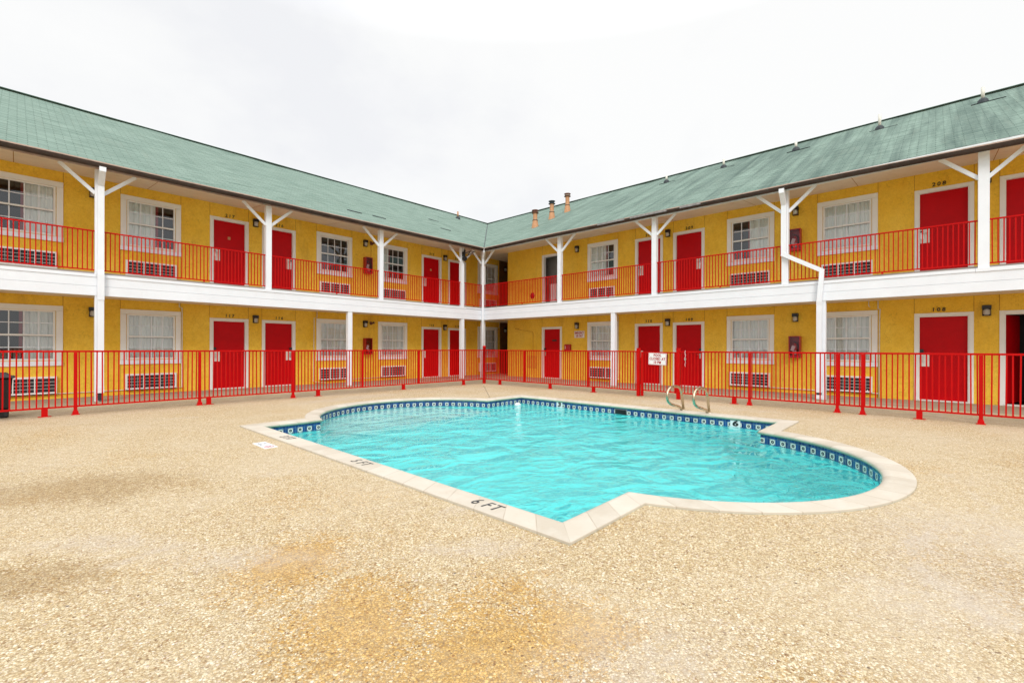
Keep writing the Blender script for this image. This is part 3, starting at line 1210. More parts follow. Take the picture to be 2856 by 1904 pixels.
# ---- roof: L-shaped gable with a valley over the court corner
EX, EY, EZ = 13.20, 13.80, 5.415
RWd, RISE = 7.2, 3.73
rx, ry, rz = EX + RWd, EY + RWd, EZ + RISE
ox, oy = rx + RWd, ry + RWd
FARL, FARR = -9.5, -9.5
b = MB()
sl = math.hypot(RWd, RISE) / RWd


def rface(pts, mode):
    # UV in metres: u along the eave, v up the slope
    uv = []
    for x, y, z in pts:
        h = (z - EZ) / RISE * RWd * sl
        uv.append(((x if mode == 'x' else y), h))
    b.face(pts, 'shingle', uv)


def nseg(p0, p1, q0, q1, mode, k=24, wob=0.0):
    for i in range(k):
        t0, t1 = i / k, (i + 1) / k

        def w(t, p):
            return p[2] + (math.sin(t * 23.0) * 0.5 + math.sin(t * 61.0 + 1) * 0.5) * wob
        A = Vector(p0).lerp(Vector(p1), t0)
        B_ = Vector(p0).lerp(Vector(p1), t1)
        D = Vector(q0).lerp(Vector(q1), t0)
        E_ = Vector(q0).lerp(Vector(q1), t1)
        D.z += (math.sin(D.x * 0.9 + D.y * 1.1) + math.sin(D.x * 2.3 + D.y * 2.7)) * wob
        E_.z += (math.sin(E_.x * 0.9 + E_.y * 1.1) + math.sin(E_.x * 2.3 + E_.y * 2.7)) * wob
        rface([tuple(A), tuple(B_), tuple(E_), tuple(D)], mode)


nseg((FARL, EY, EZ), (EX, EY, EZ), (FARL, ry, rz), (rx, ry, rz), 'x', 28, 0.012)
nseg((EX, EY, EZ), (EX, FARR, EZ), (rx, ry, rz), (rx, FARR, rz), 'y', 28, 0.012)
rface([(FARL, ry, rz), (rx, ry, rz), (ox, oy, EZ), (FARL, oy, EZ)], 'x')
rface([(rx, FARR, rz), (ox, FARR, EZ), (ox, oy, EZ), (rx, ry, rz)], 'y')
# sheathing edge and underside
th = 0.035
b.face([(FARL, EY, EZ - th), (FARL, EY, EZ), (EX, EY, EZ), (EX, EY, EZ - th)][::-1], 'boot')
b.face([(EX, EY, EZ - th), (EX, EY, EZ), (EX, FARR, EZ), (EX, FARR, EZ - th)][::-1], 'boot')
b.face([(FARL, EY, EZ - th), (EX, EY, EZ - th), (rx, ry, rz - th), (FARL, ry, rz - th)], 'dim')
b.face([(EX, EY, EZ - th), (EX, FARR, EZ - th), (rx, FARR, rz - th), (rx, ry, rz - th)], 'dim')
roof = b.build('roof', motel)
at = roof.data.attributes.new('stain', 'FLOAT', 'FACE')
vals = []
for p in roof.data.polygons:
    c = p.center
    vals.append(0.12 if (c.x - EX) < (c.y - EY) else max(0.25, min(1.0, 1.0 - (c.y - 8.5) * 0.10)))
at.data.foreach_set('value', vals)
# ridge caps and valley line
b = MB()
b.bar((FARL, ry, rz + 0.012), (rx, ry, rz + 0.012), 0.22, 0.012, 'ridge')
b.bar((rx, FARR, rz + 0.012), (rx, ry, rz + 0.012), 0.22, 0.012, 'ridge')
b.build('ridge_cap', roof)
b = MB()
b.bar((EX + 0.03, EY + 0.03, EZ + 0.022), (rx, ry, rz + 0.012), 0.035, 0.010, 'boot')
b.build('valley', roof)


def roofR(x, y):
    return Vector((x, y, EZ + (x - EX) * RISE / RWd))


def roofL(x, y):
    return Vector((x, y, EZ + (y - EY) * RISE / RWd))


for x, y, h in ((18.96, -1.0, 0.30), (18.75, 1.32, 0.34), (18.75, 3.64, 0.16), (18.95, 6.15, 0.20), (18.85, 8.45, 0.16)):
    p = roofR(x, y)
    T = Matrix.Translation(p)
    b = MB()
    b.lathe([(0.13, -0.07), (0.115, 0.04), (0.075, 0.095), (0.045, 0.10)], 'boot', 14, T)
    b.tube([p + Vector((0, 0, 0.1)), p + Vector((0, 0, h + 0.12))], 0.042, 'pvc', 10)
    b.bar(p + Vector((-0.16, -0.45, -0.075)), p + Vector((-0.16, 0.25, -0.075)), 0.04, 0.012, 'boot')
    b.build('vent_pipe', roof)
p = roofL(16.92, 19.83)
b = MB()
b.lathe([(0.15, -0.08), (0.13, 0.06), (0.08, 0.11), (0.05, 0.115)], 'boot', 14, Matrix.Translation(p))
b.tube([p + Vector((0, 0, 0.1)), p + Vector((0, 0, 0.40))], 0.045, 'tan', 10)
b.build('vent_pipe', roof)
for i, (x, y) in enumerate(((15.34, 12.82), (16.57, 12.86), (17.51, 12.67))):
    p = roofR(x, y)
    T = Matrix.Translation(p)
    b = MB()
    H_ = (0.74, 0.80, 0.84)[i]
    cap = ('rust', 'boot', 'rust')[i]
    b.lathe([(0.165, -0.10), (0.11, 0.28)], 'tan', 18, T)
    b.lathe([(0.095, 0.26), (0.095, H_ - 0.14)], 'tan', 18, T)
    b.lathe([(0.10, 0.27), (0.125, 0.275), (0.13, 0.285), (0.10, 0.30)], cap if i == 1 else 'rust', 18, T)
    b.lathe([(0.10, 0.30), (0.115, 0.303), (0.10, 0.31)], 'pvc', 18, T)
    b.lathe([(0.09, H_ - 0.15), (0.155, H_ - 0.145), (0.155, H_ - 0.13), (0.10, H_ - 0.12), (0.105, H_ - 0.07), (0.12, H_ - 0.06),
             (0.155, H_ - 0.03), (0.15, H_ - 0.015), (0.09, H_ + 0.005), (0.0, H_ + 0.01)], cap if i != 2 else 'rust', 18, T)
    if i == 2:
        b.lathe([(0.10, H_ - 0.10), (0.125, H_ - 0.09), (0.10, H_ - 0.075)], 'pvc', 18, T)
    b.build('flue_pipe', roof)
# lifted shingle tabs on the left slope
for x, y in ((8.0, 14.9), (9.0, 14.95), (13.2, 17.2), (12.7, 15.7), (-1.2, 18.3)):
    p = roofL(x, y)
    T = Matrix.Translation(p + Vector((0, 0, 0.012))) @ Matrix.Rotation(math.atan(RISE / RWd), 4, 'X') @ Matrix.Rotation(R(-5), 4, 'Z')
    MB().box(-0.26, 0.26, -0.03, 0.02, -0.004, 0.012, 'boot', T).build('loose_shingle', roof)

# ---- eaves: soffit, fascia, gutter
b = MB()
zi, zo = 5.505, 5.335
b.face([(FARL, EY + 0.12, zo), (EX + 0.12, EY + 0.12, zo), (RW, LW, zi), (FARL, LW, zi)][::-1], 'soffit')
b.face([(EX + 0.12, EY + 0.12, zo), (EX + 0.12, FARR, zo), (RW, FARR, zi), (RW, LW, zi)][::-1], 'soffit')
b.box(RW, RW + 2.3, 14.07, LW, zi, zi + 0.03, 'soffit')
for u in [-4.9, -2.5, -0.06, 2.38, 4.82, 7.26, 9.7, 12.1]:
    b.face([(u, EY + 0.14, zo - 0.001), (u + 0.012, EY + 0.14, zo - 0.001), (u + 0.012, LW - 0.01, zi - 0.003), (u, LW - 0.01, zi - 0.003)][::-1], 'groove')
for v in [-3.4, -0.96, 1.48, 3.92, 6.36, 8.8, 11.2]:
    b.face([(EX + 0.14, v, zo - 0.001), (EX + 0.14, v + 0.012, zo - 0.001), (RW - 0.01, v + 0.012, zi - 0.003), (RW - 0.01, v, zi - 0.003)], 'groove')
b.build('soffit', motel)
b = MB()
b.box(FARL, EX + 0.10, EY + 0.09, EY + 0.12, 5.27, EZ - 0.03, 'drip')
b.box(EX + 0.09, EX + 0.12, FARR, EY + 0.09, 5.27, EZ - 0.03, 'flash')
b.build('fascia', motel)
# gutter section: (outwards, z) from the fascia
gsec = [(-0.09, 0.0), (-0.09, -0.10), (-0.02, -0.115), (0.015, -0.075), (0.035, -0.02), (0.035, 0.006), (0.02, 0.006), (0.02, -0.02)]


def gz(v):   # the gutter of the right wing has come loose and hangs lower beyond 2.7
    if v > 2.7:
        return 0.0
    return -0.055 * min(1.0, ((2.7 - v) / 4.2)) ** 1.2


b = MB()
pathL = [(x, EY, 0.0) for x in [FARL + (EX - FARL) * i / 20 for i in range(21)]]
pathR = [(EX, EY + (FARR - EY) * i / 30, 0.0) for i in range(31)]
cols = []
for k, (o_, z_) in enumerate(gsec):
    row = []
    for x, y, _ in pathL[:-1]:
        row.append((x, y - o_, EZ - 0.012 + z_ + 0.004 * math.sin(x * 1.7)))
    row.append((EX - o_, EY - o_, EZ - 0.012 + z_))
    for x, y, _ in pathR[1:]:
        row.append((x - o_, y, EZ - 0.012 + z_ + gz(y) + 0.004 * math.sin(y * 1.3)))
    cols.append(row)
for k in range(len(gsec) - 1):
    mname = 'drip' if k in (4, 5, 6) else 'gutter'
    for i in range(len(cols[0]) - 1):
        b.face([cols[k][i], cols[k + 1][i], cols[k + 1][i + 1], cols[k][i + 1]], mname)
gut = b.build('gutter', motel)
b = MB()
for v0_, v1_ in ((7.3, 8.3), (5.9, 7.1), (4.9, 5.5)):
    MB().box(EX - 0.0405, EX - 0.034, v0_, v1_, EZ - 0.070, EZ - 0.012, 'bare').build('gutter_patch', gut)
for i in range(14):
    va, vb = 2.7 - i * 0.75, 2.7 - (i + 1) * 0.75
    if i == 0:
        fb = MB()
    fb.face([(EX - 0.037, va, EZ - 0.012 + gz(va)), (EX - 0.037, vb, EZ - 0.012 + gz(vb)), (EX - 0.037, vb, EZ - 0.018), (EX - 0.037, va, EZ - 0.018)][::-1], 'flash')
fb.build('drip_edge', gut)
b.box(EX - 0.038, EX + 0.0, EY - 0.045, EY - 0.0, EZ - 0.10, EZ - 0.005, 'flash')
b.build('gutter_patch', gut)

# ---- balcony floor and beam
YB, XB = 14.14, 13.47
b = MB()
b.box(-9, RW + 2.3, YB + 0.13, LW - 0.004, 2.50, UP - 0.012, 'deckfloor')
b.box(XB + 0.13, RW - 0.004, -9, YB + 0.13, 2.50, UP - 0.0125, 'deckfloor')
b.face([(-9, YB + 0.12, 2.485), (RW + 2.3, YB + 0.12, 2.485), (RW + 2.3, LW - 0.003, 2.485), (-9, LW - 0.003, 2.485)][::-1], 'soffit')
b.face([(XB + 0.12, -9, 2.487), (RW - 0.003, -9, 2.487), (RW - 0.003, YB + 0.12, 2.487), (XB + 0.12, YB + 0.12, 2.487)][::-1], 'soffit')
b.build('balcony_floor', motel)
b = MB()
# left run: lower board, upper board, cap strip, each stepped out a little, with hairline gaps
b.box(-9, XB + 0.13, YB, YB + 0.12, 2.435, 2.645, 'white')
b.box(-9, XB + 0.13, YB + 0.004, YB + 0.12, 2.650, 2.853, 'white')
b.box(-9, 1.235, YB - 0.010, YB + 0.13, 2.856, 2.925, 'white')
b.box(1.24, 12.55, YB - 0.013, YB + 0.13, 2.852, 2.921, 'white')
b.box(12.57, XB + 0.13, YB - 0.012, YB + 0.13, 2.868, 2.928, 'white')
b.build('beam', motel)
b = MB()
b.box(XB, XB + 0.12, -9, YB - 0.001, 2.437, 2.645, 'white')
b.box(XB + 0.004, XB + 0.12, -9, YB - 0.001, 2.650, 2.853, 'white')
b.box(XB - 0.010, XB + 0.13, -0.61, YB - 0.014, 2.856, 2.925, 'white')
b.box(XB - 0.016, XB + 0.13, -9, -0.613, 2.852, 2.929, 'white')
b.build('beam', motel)

# ---- posts and braces
upL = [-6.03, -2.37, 1.29, 4.95, 8.62, 12.35]
upR = [10.13, 6.45, 2.86, -0.73, -4.32]
loL = [-5.0, 1.29, 7.46, 12.36]
loR = [7.89, 2.05, -3.9]
PS = 0.075
for u in upL:
    MB().box(u - PS, u + PS, YB + 0.015, YB + 0.155, 2.926, 5.345, 'white').build('post', motel)
for v in upR:
    w = PS + (0.008 if v < 0 else 0)
    MB().box(XB + 0.015, XB + 0.155, v - w, v + w, 2.926, 5.345, 'white').build('post', motel)
for u in loL:
    MB().box(u - PS, u + PS, YB + 0.012, YB + 0.15, 0.0, 2.434, 'white').build('post', motel)
for v in loR:
    MB().box(XB + 0.012, XB + 0.15, v - PS, v + PS, 0.0, 2.436, 'white').build('post', motel)
b = MB()
b.box(XB + 0.02, XB + 0.16, YB + 0.02, YB + 0.16, 0.0, 2.434, 'white')
b.box(XB + 0.02, XB + 0.16, YB + 0.02, YB + 0.16, 2.93, 5.345, 'white')
b.build('post', motel)
# braces
b0 = MB()
b0.bar((0.0, 0, 0), (0.60, 0, 0.56), 0.040, 0.075, 'white')
br = b0.build('brace', motel)
first = True
spots = []
for u in upL:
    for e in (-1, 1):
        spots.append(((u + e * (PS - 0.01), YB + 0.085, 4.79), 0.0 if e > 0 else PI))
for v in upR:
    for e in (-1, 1):
        spots.append(((XB + 0.085, v + e * (PS - 0.01), 4.79), PI / 2 if e > 0 else -PI / 2))
spots.append(((XB + 0.03, YB + 0.085, 4.79), PI))
spots.append(((XB + 0.085, YB + 0.03, 4.79), -PI / 2))
for loc, rz_ in spots:
    if first:
        o = br
        first = False
    else:
        o = inst(br, 'brace', motel)
    o.location = loc
    o.rotation_euler = (0, 0, rz_)

# ---- downspouts
b = MB()
u = 1.312
b.bar((u, EY + 0.0, EZ - 0.11), (u, EY + 0.0, EZ - 0.21), 0.115, 0.08, 'white', (0, 1, 0))
b.bar((u, EY + 0.005, EZ - 0.18), (u, YB - 0.05, 4.98), 0.113, 0.075, 'white', (0, 1, 0))
b.box(u - 0.058, u + 0.058, YB - 0.068, YB + 0.012, 3.0, 4.99, 'white')
b.bar((u, YB - 0.028, 3.02), (u, YB - 0.055, 2.90), 0.116, 0.08, 'white', (0, 1, 0))
b.box(u - 0.060, u + 0.060, YB - 0.10, YB - 0.018, 2.33, 2.92, 'white')
b.box(u - 0.056, u + 0.056, YB - 0.085, YB - 0.002, 0.20, 2.335, 'white')
b.box(u - 0.060, u + 0.060, YB - 0.092, YB + 0.004, 0.20, 0.34, 'white')
b.box(u - 0.045, u + 0.045, YB - 0.075, YB - 0.004, 0.03, 0.20, 'boot')
b.build('downspout', motel)
b = MB()
v = 2.875
b.bar((EX + 0.0, v, EZ - 0.10), (EX + 0.0, v, EZ - 0.21), 0.08, 0.115, 'white', (0, 1, 0))
b.bar((EX + 0.005, v, EZ - 0.18), (XB - 0.05, v, 4.98), 0.075, 0.113, 'white', (0, 1, 0))
b.box(XB - 0.068, XB + 0.012, v - 0.058, v + 0.058, 3.66, 4.99, 'white')
b.bar((XB - 0.04, v + 0.04, 3.70), (XB - 0.05, 2.03, 3.165), 0.075, 0.10, 'white')
b.bar((XB - 0.05, 2.045, 3.21), (XB - 0.055, 2.06, 2.90), 0.10, 0.075, 'white', (1, 0, 0))
b.bar((XB - 0.055, 2.06, 2.92), (XB - 0.058, 2.10, 2.40), 0.105, 0.078, 'white', (1, 0, 0))
b.bar((XB - 0.058, 2.10, 2.42), (XB - 0.045, 2.10, 2.32), 0.112, 0.08, 'white', (1, 0, 0))
b.box(XB - 0.085, XB - 0.004, 2.045, 2.155, 0.18, 2.335, 'white')
b.box(XB - 0.090, XB + 0.002, 2.04, 2.16, 0.02, 0.12, 'white')
b.box(XB - 0.080, XB - 0.008, 2.052, 2.148, 0.11, 0.18, 'boot')
b.build('downspout', motel)
b = MB()
b.tube([(EX + 0.02, EY + 0.02, EZ - 0.09), (EX + 0.04, EY + 0.05, EZ - 0.17), (XB - 0.035, YB - 0.035, 5.12), (XB - 0.035, YB - 0.035, 4.9),
        (XB - 0.035, YB - 0.035, 3.05), (XB - 0.055, YB - 0.055, 2.93), (XB - 0.055, YB - 0.055, 2.38), (XB - 0.035, YB - 0.035, 2.30),
        (XB - 0.035, YB - 0.035, 0.0)], 0.055, 'white', 14)
b.build('downspout', motel)

# ---- windows -------------------------------------------------------
# curtain spans as fractions of the opening (left..right seen from the court)
CUR = {('L', 0.116): ([(0.48, 1.0)], [(0.50, 1.0)]), ('L', 2.485): ([(0.0, 1.0)], [(0.0, 0.58)]),
       ('L', 7.634): ([(0.0, 1.0)], []), ('L', 10.006): ([(0.0, 1.0)], [(0.0, 0.34)]), ('L', 15.18): ([(0.0, 1.0)], [(0.0, 1.0)]),
       ('R', 9.18): ([(0.0, 1.0)], [(0.0, 0.62)]), ('R', 4.085): ([(0.0, 1.0)], [(0.50, 1.0)]), ('R', 1.73): ([(0.0, 1.0)], [(0.0, 1.0)])}


def win_trim():
    b = MB()
    w, ow = WW / 2, OW / 2
    b.box(-w, w, -0.034, 0.0, OZ1 + 0.005, WZ1, 'cream')
    b.box(-w, -ow - 0.012, -0.030, 0.0, WZ0 + 0.118, OZ1 + 0.002, 'cream')
    b.box(ow + 0.012, w, -0.030, 0.0, WZ0 + 0.118, OZ1 + 0.002, 'cream')
    b.box(-w - 0.004, w + 0.004, -0.037, 0.0, WZ0, WZ0 + 0.115, 'white')
    return b


def win_sash():
    b = MB()
    ow = OW / 2
    y0, y1 = -0.012, 0.05
    b.box(-ow, -ow + 0.040, y0, y1, OZ0, OZ1, 'cream')
    b.box(ow - 0.040, ow, y0, y1, OZ0, OZ1, 'cream')
    b.box(-ow + 0.040, ow - 0.040, y0 + 0.002, y1, OZ0, OZ0 + 0.045, 'cream')
    b.box(-ow + 0.040, ow - 0.040, y0 + 0.002, y1, OZ1 - 0.035, OZ1, 'cream')
    zm = OZ0 + (OZ1 - OZ0) * 0.505
    b.box(-ow + 0.040, ow - 0.040, y0 + 0.004, y1, zm - 0.022, zm + 0.022, 'cream')
    b.box(-ow + 0.045, ow - 0.045, y0 + 0.001, y0 + 0.004, zm - 0.028, zm - 0.022, 'black')
    g0, g1 = -ow + 0.040, ow - 0.040
    for k in (1, 2, 3):
        x = g0 + (g1 - g0) * k / 4
        b.box(x - 0.010, x + 0.010, 0.012, 0.022, OZ0 + 0.045, zm - 0.022, 'white')
        b.box(x - 0.010, x + 0.010, 0.006, 0.016, zm + 0.022, OZ1 - 0.035, 'white')
    for a, c, yy in ((OZ0 + 0.045, zm - 0.022, 0.012), (zm + 0.022, OZ1 - 0.035, 0.006)):
        z = (a + c) / 2
        for k in range(4):
            xa = g0 + (g1 - g0) * k / 4 + (0.010 if k else 0)
            xb = g0 + (g1 - g0) * (k + 1) / 4 - (0.010 if k < 3 else 0)
            b.box(xa, xb, yy, yy + 0.010, z - 0.009, z + 0.009, 'white')
    return b


def win_pane():
    b = MB()
    ow = OW / 2 - 0.04
    zm = OZ0 + (OZ1 - OZ0) * 0.505
    b.face([(-ow, 0.026, OZ0 + 0.045), (ow, 0.026, OZ0 + 0.045), (ow, 0.026, zm - 0.02), (-ow, 0.026, zm - 0.02)], 'glass')
    b.face([(-ow, 0.020, zm + 0.02), (ow, 0.020, zm + 0.02), (ow, 0.020, OZ1 - 0.035), (-ow, 0.020, OZ1 - 0.035)], 'glass')
    return b


def curtain(spans, seed):
    rnd = random.Random(seed)
    b = MB()
    x0, x1 = -OW / 2 - 0.03, OW / 2 + 0.03
    for a, c in spans:
        xa, xb = x0 + (x1 - x0) * a, x0 + (x1 - x0) * c
        nn = max(8, int((xb - xa) * 90))
        f = rnd.uniform(38, 50)
        ph = rnd.uniform(0, 6)
        prev = None
        for i in range(nn + 1):
            x = xa + (xb - xa) * i / nn
            y = 0.070 + 0.026 * math.sin(f * x + ph + 0.9 * math.sin(5 * x)) + 0.008 * math.sin(2.3 * f * x)
            cur = [(x, y, OZ1 + 0.05), (x, y * 1.02, 1.5), (x, y * 1.05, OZ0 - 0.05)]
            if prev:
                for k in (0, 1):
                    b.face([prev[k + 1], cur[k + 1], cur[k], prev[k]], 'curtain', smooth=True)
            prev = cur
        for e, inner in ((xa, a > 0.05), (xb, c < 0.95)):
            if inner:
                s_ = -1 if e == xa else 1
                b.box(e, e + s_ * 0.06, 0.05, 0.08, OZ0 - 0.05, OZ1 + 0.05, 'drape')
    return b


protoW = {}
for wi, (sd, c) in enumerate(WINS):
    for fl in (0, 1):
        if 'trim' not in protoW:
            tr_ = win_trim().build('window', motel, bevel=0.003)
            protoW['trim'] = tr_
            protoW['sash'] = win_sash().build('window_sash', tr_)
            protoW['pane'] = win_pane().build('pane', tr_)
        else:
            tr_ = inst(protoW['trim'], 'window', motel)
            inst(protoW['sash'], 'window_sash', tr_)
            inst(protoW['pane'], 'pane', tr_)
        tr_.location = place(sd, c, UP * fl)
        tr_.rotation_euler = (0, 0, ROT[sd])
        spans = CUR[(sd, c)][fl]
        if spans:
            curtain(spans, wi * 7 + fl).build('curtain', tr_)
        if sd == 'R' and fl == 0 and c == 4.085:
            bb = MB()
            bb.tube([(-0.34, 0.08, OZ0 + 0.05), (-0.33, 0.09, OZ0 + 0.2), (-0.30, 0.08, OZ0 + 0.32)], 0.006, 'boot', 5)
            for k in range(9):
                an = k * 0.8
                bb.tube([(-0.335, 0.085, OZ0 + 0.06 + k * 0.02), (-0.335 + 0.09 * math.cos(an), 0.085 + 0.02 * math.sin(an), OZ0 + 0.10 + k * 0.022)], 0.008, 'boot', 5)
            bb.build('potted_plant', tr_)

# ---- doors ---------------------------------------------------------
HAND = {('L', 4.352): 'l', ('L', 5.768): 'r', ('L', 11.885): 'l', ('L', 13.285): 'r', ('R', 11.57): 'l', ('R', 7.325): 'l',
        ('R', 5.935): 'r', ('R', -0.137): 'l', ('R', -1.57): 'r'}
NUM = {('L', 4.352, 0): '117', ('L', 5.768, 0): '116', ('L', 11.885, 0): '115', ('L', 13.285, 0): '114',
       ('R', 7.325, 0): '110', ('R', 5.935, 0): '109', ('R', -0.137, 0): '108',
       ('L', 4.352, 1): '217', ('L', 5.768, 1): '216', ('L', 11.885, 1): '215', ('L', 13.285, 1): '214',
       ('R', 7.325, 1): '210', ('R', 5.935, 1): '209', ('R', -0.137, 1): '208'}
NOFF = {('R', 7.325): 0.0, ('R', -0.137): -0.08, ('R', 5.935): 0.02}


def door_slab():
    b = MB()
    w = DOW / 2
    b.box(-w + 0.002, w - 0.002, 0.060, 0.100, 0.035, DOZ - 0.003, 'door')
    return b


def door_frame():
    b = MB()
    w, ow = DW / 2, DOW / 2
    b.box(-w, -ow - 0.003, -0.022, 0.0, 0.003, DZ1, 'cream')
    b.box(ow + 0.003, w, -0.022, 0.0, 0.003, DZ1, 'cream')
    b.box(-ow - 0.003, ow + 0.003, -0.019, 0.0, DOZ + 0.001, DZ1 - 0.002, 'cream')
    # jamb and stop
    b.box(-ow - 0.003, -ow + 0.018, -0.012, 0.12, 0.003, DOZ, 'cream')
    b.box(ow - 0.018, ow + 0.003, -0.012, 0.12, 0.003, DOZ, 'cream')
    b.box(-ow + 0.018, ow - 0.018, -0.010, 0.12, DOZ - 0.018, DOZ, 'cream')
    b.box(-ow - 0.003, ow + 0.003, -0.04, 0.12, 0.004, 0.034, 'plate')
    return b


def door_lock(hand, style):
    """style 0 = black reader over steel plate on a pale guard plate, 1 = lever on pale guard plate, 2 = steel lever lock only"""
    b = MB()
    e = -1 if hand == 'l' else 1
    x0 = e * (DOW / 2 - 0.022)
    d = -e
    y = 0.060
    if style != 2:
        b.box(x0, x0 + d * 0.172, y - 0.006, y, 0.835, 1.165, 'plate')
    b.box(x0 + d * 0.004, x0 + d * 0.066, y - 0.030, y - 0.006, 0.93, 1.09, 'silver')
    if style in (0, 2):
        b.box(x0 + d * 0.000, x0 + d * 0.070, y - 0.050, y - 0.006, 1.168, 1.25, 'black')
    if style in (1, 2):
        b.tube([(x0 + d * 0.035, y - 0.02, 1.06), (x0 + d * 0.035, y - 0.065, 1.06), (x0 + d * 0.05, y - 0.075, 1.06), (x0 + d * 0.13, y - 0.072, 1.058)], 0.010, 'silver', 8)
        b.box(x0 + d * 0.012, x0 + d * 0.058, y - 0.036, y - 0.030, 1.09, 1.13, 'black')
    else:
        b.tube([(x0 + d * 0.035, y - 0.03, 1.02), (x0 + d * 0.035, y - 0.06, 1.02)], 0.020, 'silver', 12)
    return b


protoD = {}
for sd, c in DOORS:
    for fl in (0, 1):
        key = (sd, c)
        loc = place(sd, c, UP * fl)
        rot = (0, 0, ROT[sd])
        opened = (sd, c, fl) in (('R', 11.57, 1), ('R', -1.57, 0))
        if 'slab' not in protoD:
            dr = door_slab().build('door', motel)
            protoD['slab'] = dr
            fr_ = door_frame().build('door_frame', dr, bevel=0.002)
            protoD['frame'] = fr_
        elif opened:
            dr = door_frame().build('doorway', motel, bevel=0.002)
        else:
            dr = inst(protoD['slab'], 'door', motel)
            inst(protoD['frame'], 'door_frame', dr)
        dr.location = loc
        dr.rotation_euler = rot
        if opened:
            # leaf swung inwards, hinged on the left jamb
            bb = MB()
            T = Matrix.Translation((-DOW / 2 + 0.02, 0.07, 0)) @ Matrix.Rotation(R(70), 4, 'Z')
            bb.box(0, DOW - 0.04, 0.0, 0.04, 0.04, DOZ - 0.02, 'door', T)
            if fl == 0:
                bb.build('door_leaf', dr)
            bb = MB()
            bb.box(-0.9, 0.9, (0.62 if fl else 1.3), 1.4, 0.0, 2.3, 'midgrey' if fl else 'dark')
            bb.box(-0.9, 0.9, 0.13, 1.3, -0.03, 0.0, 'dim')
            if fl == 1:
                bb.box(-0.38, -0.02, 0.35, 0.60, 0.0, 0.95, 'signwhite')
                bb.box(0.02, 0.34, 0.32, 0.60, 0.0, 1.02, 'lampglass')
            bb.build('room_interior', dr)
            continue
        st = 0 if fl == 0 else 1
        if key == ('R', 5.935) and fl == 0 or key == ('R', 11.57):
            st = 2
        door_lock(HAND[key], st).build('door_lock', dr)
        if key in (('L', 4.352), ('L', 11.885)) and fl == 1:
            MB().box(-0.035, 0.035, 0.054, 0.060, 1.50, 1.585, 'tan').build('door_notice', dr)
        if key == ('R', 11.57) and fl == 0:
            MB().box(-0.02, 0.20, 0.052, 0.060, 1.53, 1.60, 'black').build('name_plate', dr)
        if (sd, c, fl) in NUM:
            zt = DZ1 + 0.075
            T = Matrix.Translation((NOFF.get(key, 0.0), -0.010, zt)) @ Matrix.Rotation(PI / 2, 4, 'X')
            text_mesh('room_number', NUM[(sd, c, fl)], 0.128, 'ink', dr, T, 0.004, 0.06, 0.0022, 1.42)

# ---- pipes on the walls
b = MB()


def pipe(pts, r, m='pvc'):
    b.tube(pts, r, m, 8)


pipe([WL(3.10, 2.50, 0.03), WL(3.10, 2.38, 0.03), WL(3.16, 2.36, 0.03), WL(3.165, 2.2, 0.03), WL(3.165, 0.13, 0.03), WL(2.98, 0.13, 0.03), WL(2.90, 0.13, 0.03)], 0.013)
pipe([WL(-6, 0.125, 0.022), WL(0.9, 0.125, 0.022), WL(1.9, 0.13, 0.022), WL(2.85, 0.13, 0.022)], 0.010)
pipe([WL(7.0, 2.49, 0.03), WL(7.0, 2.28, 0.03), WL(6.90, 2.26, 0.03), WL(6.88, 0.1, 0.03), WL(6.98, 0.06, 0.05), WL(7.3, 0.05, 0.07)], 0.013)
pipe([WL(8.3, 0.11, 0.02), WL(9.5, 0.12, 0.02)], 0.010)
pipe([WL(15.95, 2.49, 0.03), WL(15.97, 2.3, 0.03), WL(15.9, 2.22, 0.03)], 0.012)
pipe([WR(8.58, 2.49, 0.03), WR(8.50, 2.42, 0.03), WR(8.50, 0.25, 0.03), WR(8.50, 0.12, 0.05)], 0.014)
pipe([WR(8.56, 0.13, 0.03), WR(8.46, 0.13, 0.06)], 0.018)
pipe([WR(1.07, 2.49, 0.03), WR(1.07, 2.28, 0.03), WR(1.03, 2.26, 0.03), WR(1.04, 2.1, 0.03), WR(1.05, 0.02, 0.03)], 0.013)
pipe([WR(1.26, 2.49, 0.03), WR(1.26, 2.36, 0.03), WR(1.23, 2.33, 0.03)], 0.010)
pipe([WR(1.05, 0.12, 0.03), WR(1.28, 0.13, 0.04), WR(1.28, 0.2, 0.05)], 0.012)
pipe([WR(3.6, 0.13, 0.03), WR(3.56, 0.13, 0.04), WR(3.0, 0.12, 0.022), WR(2.2, 0.115, 0.022)], 0.012)
b.build('drain_pipe', motel)
b = MB()
b.tube([WL(9.05, 2.49, 0.012), WL(9.05, 2.25, 0.012)], 0.008, 'yellowpaint', 6)
b.tube([WL(9.05, 5.05, 0.012), WL(9.05, 3.02, 0.012)], 0.008, 'yellowpaint', 6)
b.tube([WR(13.62, 2.085, 0.012), WR(12.58, 1.93, 0.012), WR(12.575, 1.90, 0.012), WR(12.575, 0.75, 0.012)], 0.010, 'yellowpaint', 6)
b.tube([WR(13.57, 2.115, 0.010), WR(13.38, 2.085, 0.010)], 0.007, 'groove', 6)
b.build('conduit', motel)
b = MB()
b.box(RW - 0.012, RW, 12.36, 12.86, 0.42, 0.93, 'yellowpaint')
b.box(RW - 0.014, RW, 12.36, 12.86, 0.405, 0.42, 'groove')
b.build('access_panel', motel)

# ================================================================== things fixed to the walls
def floor_name(fl):
    return 'upstairs' if fl else 'ground floor'


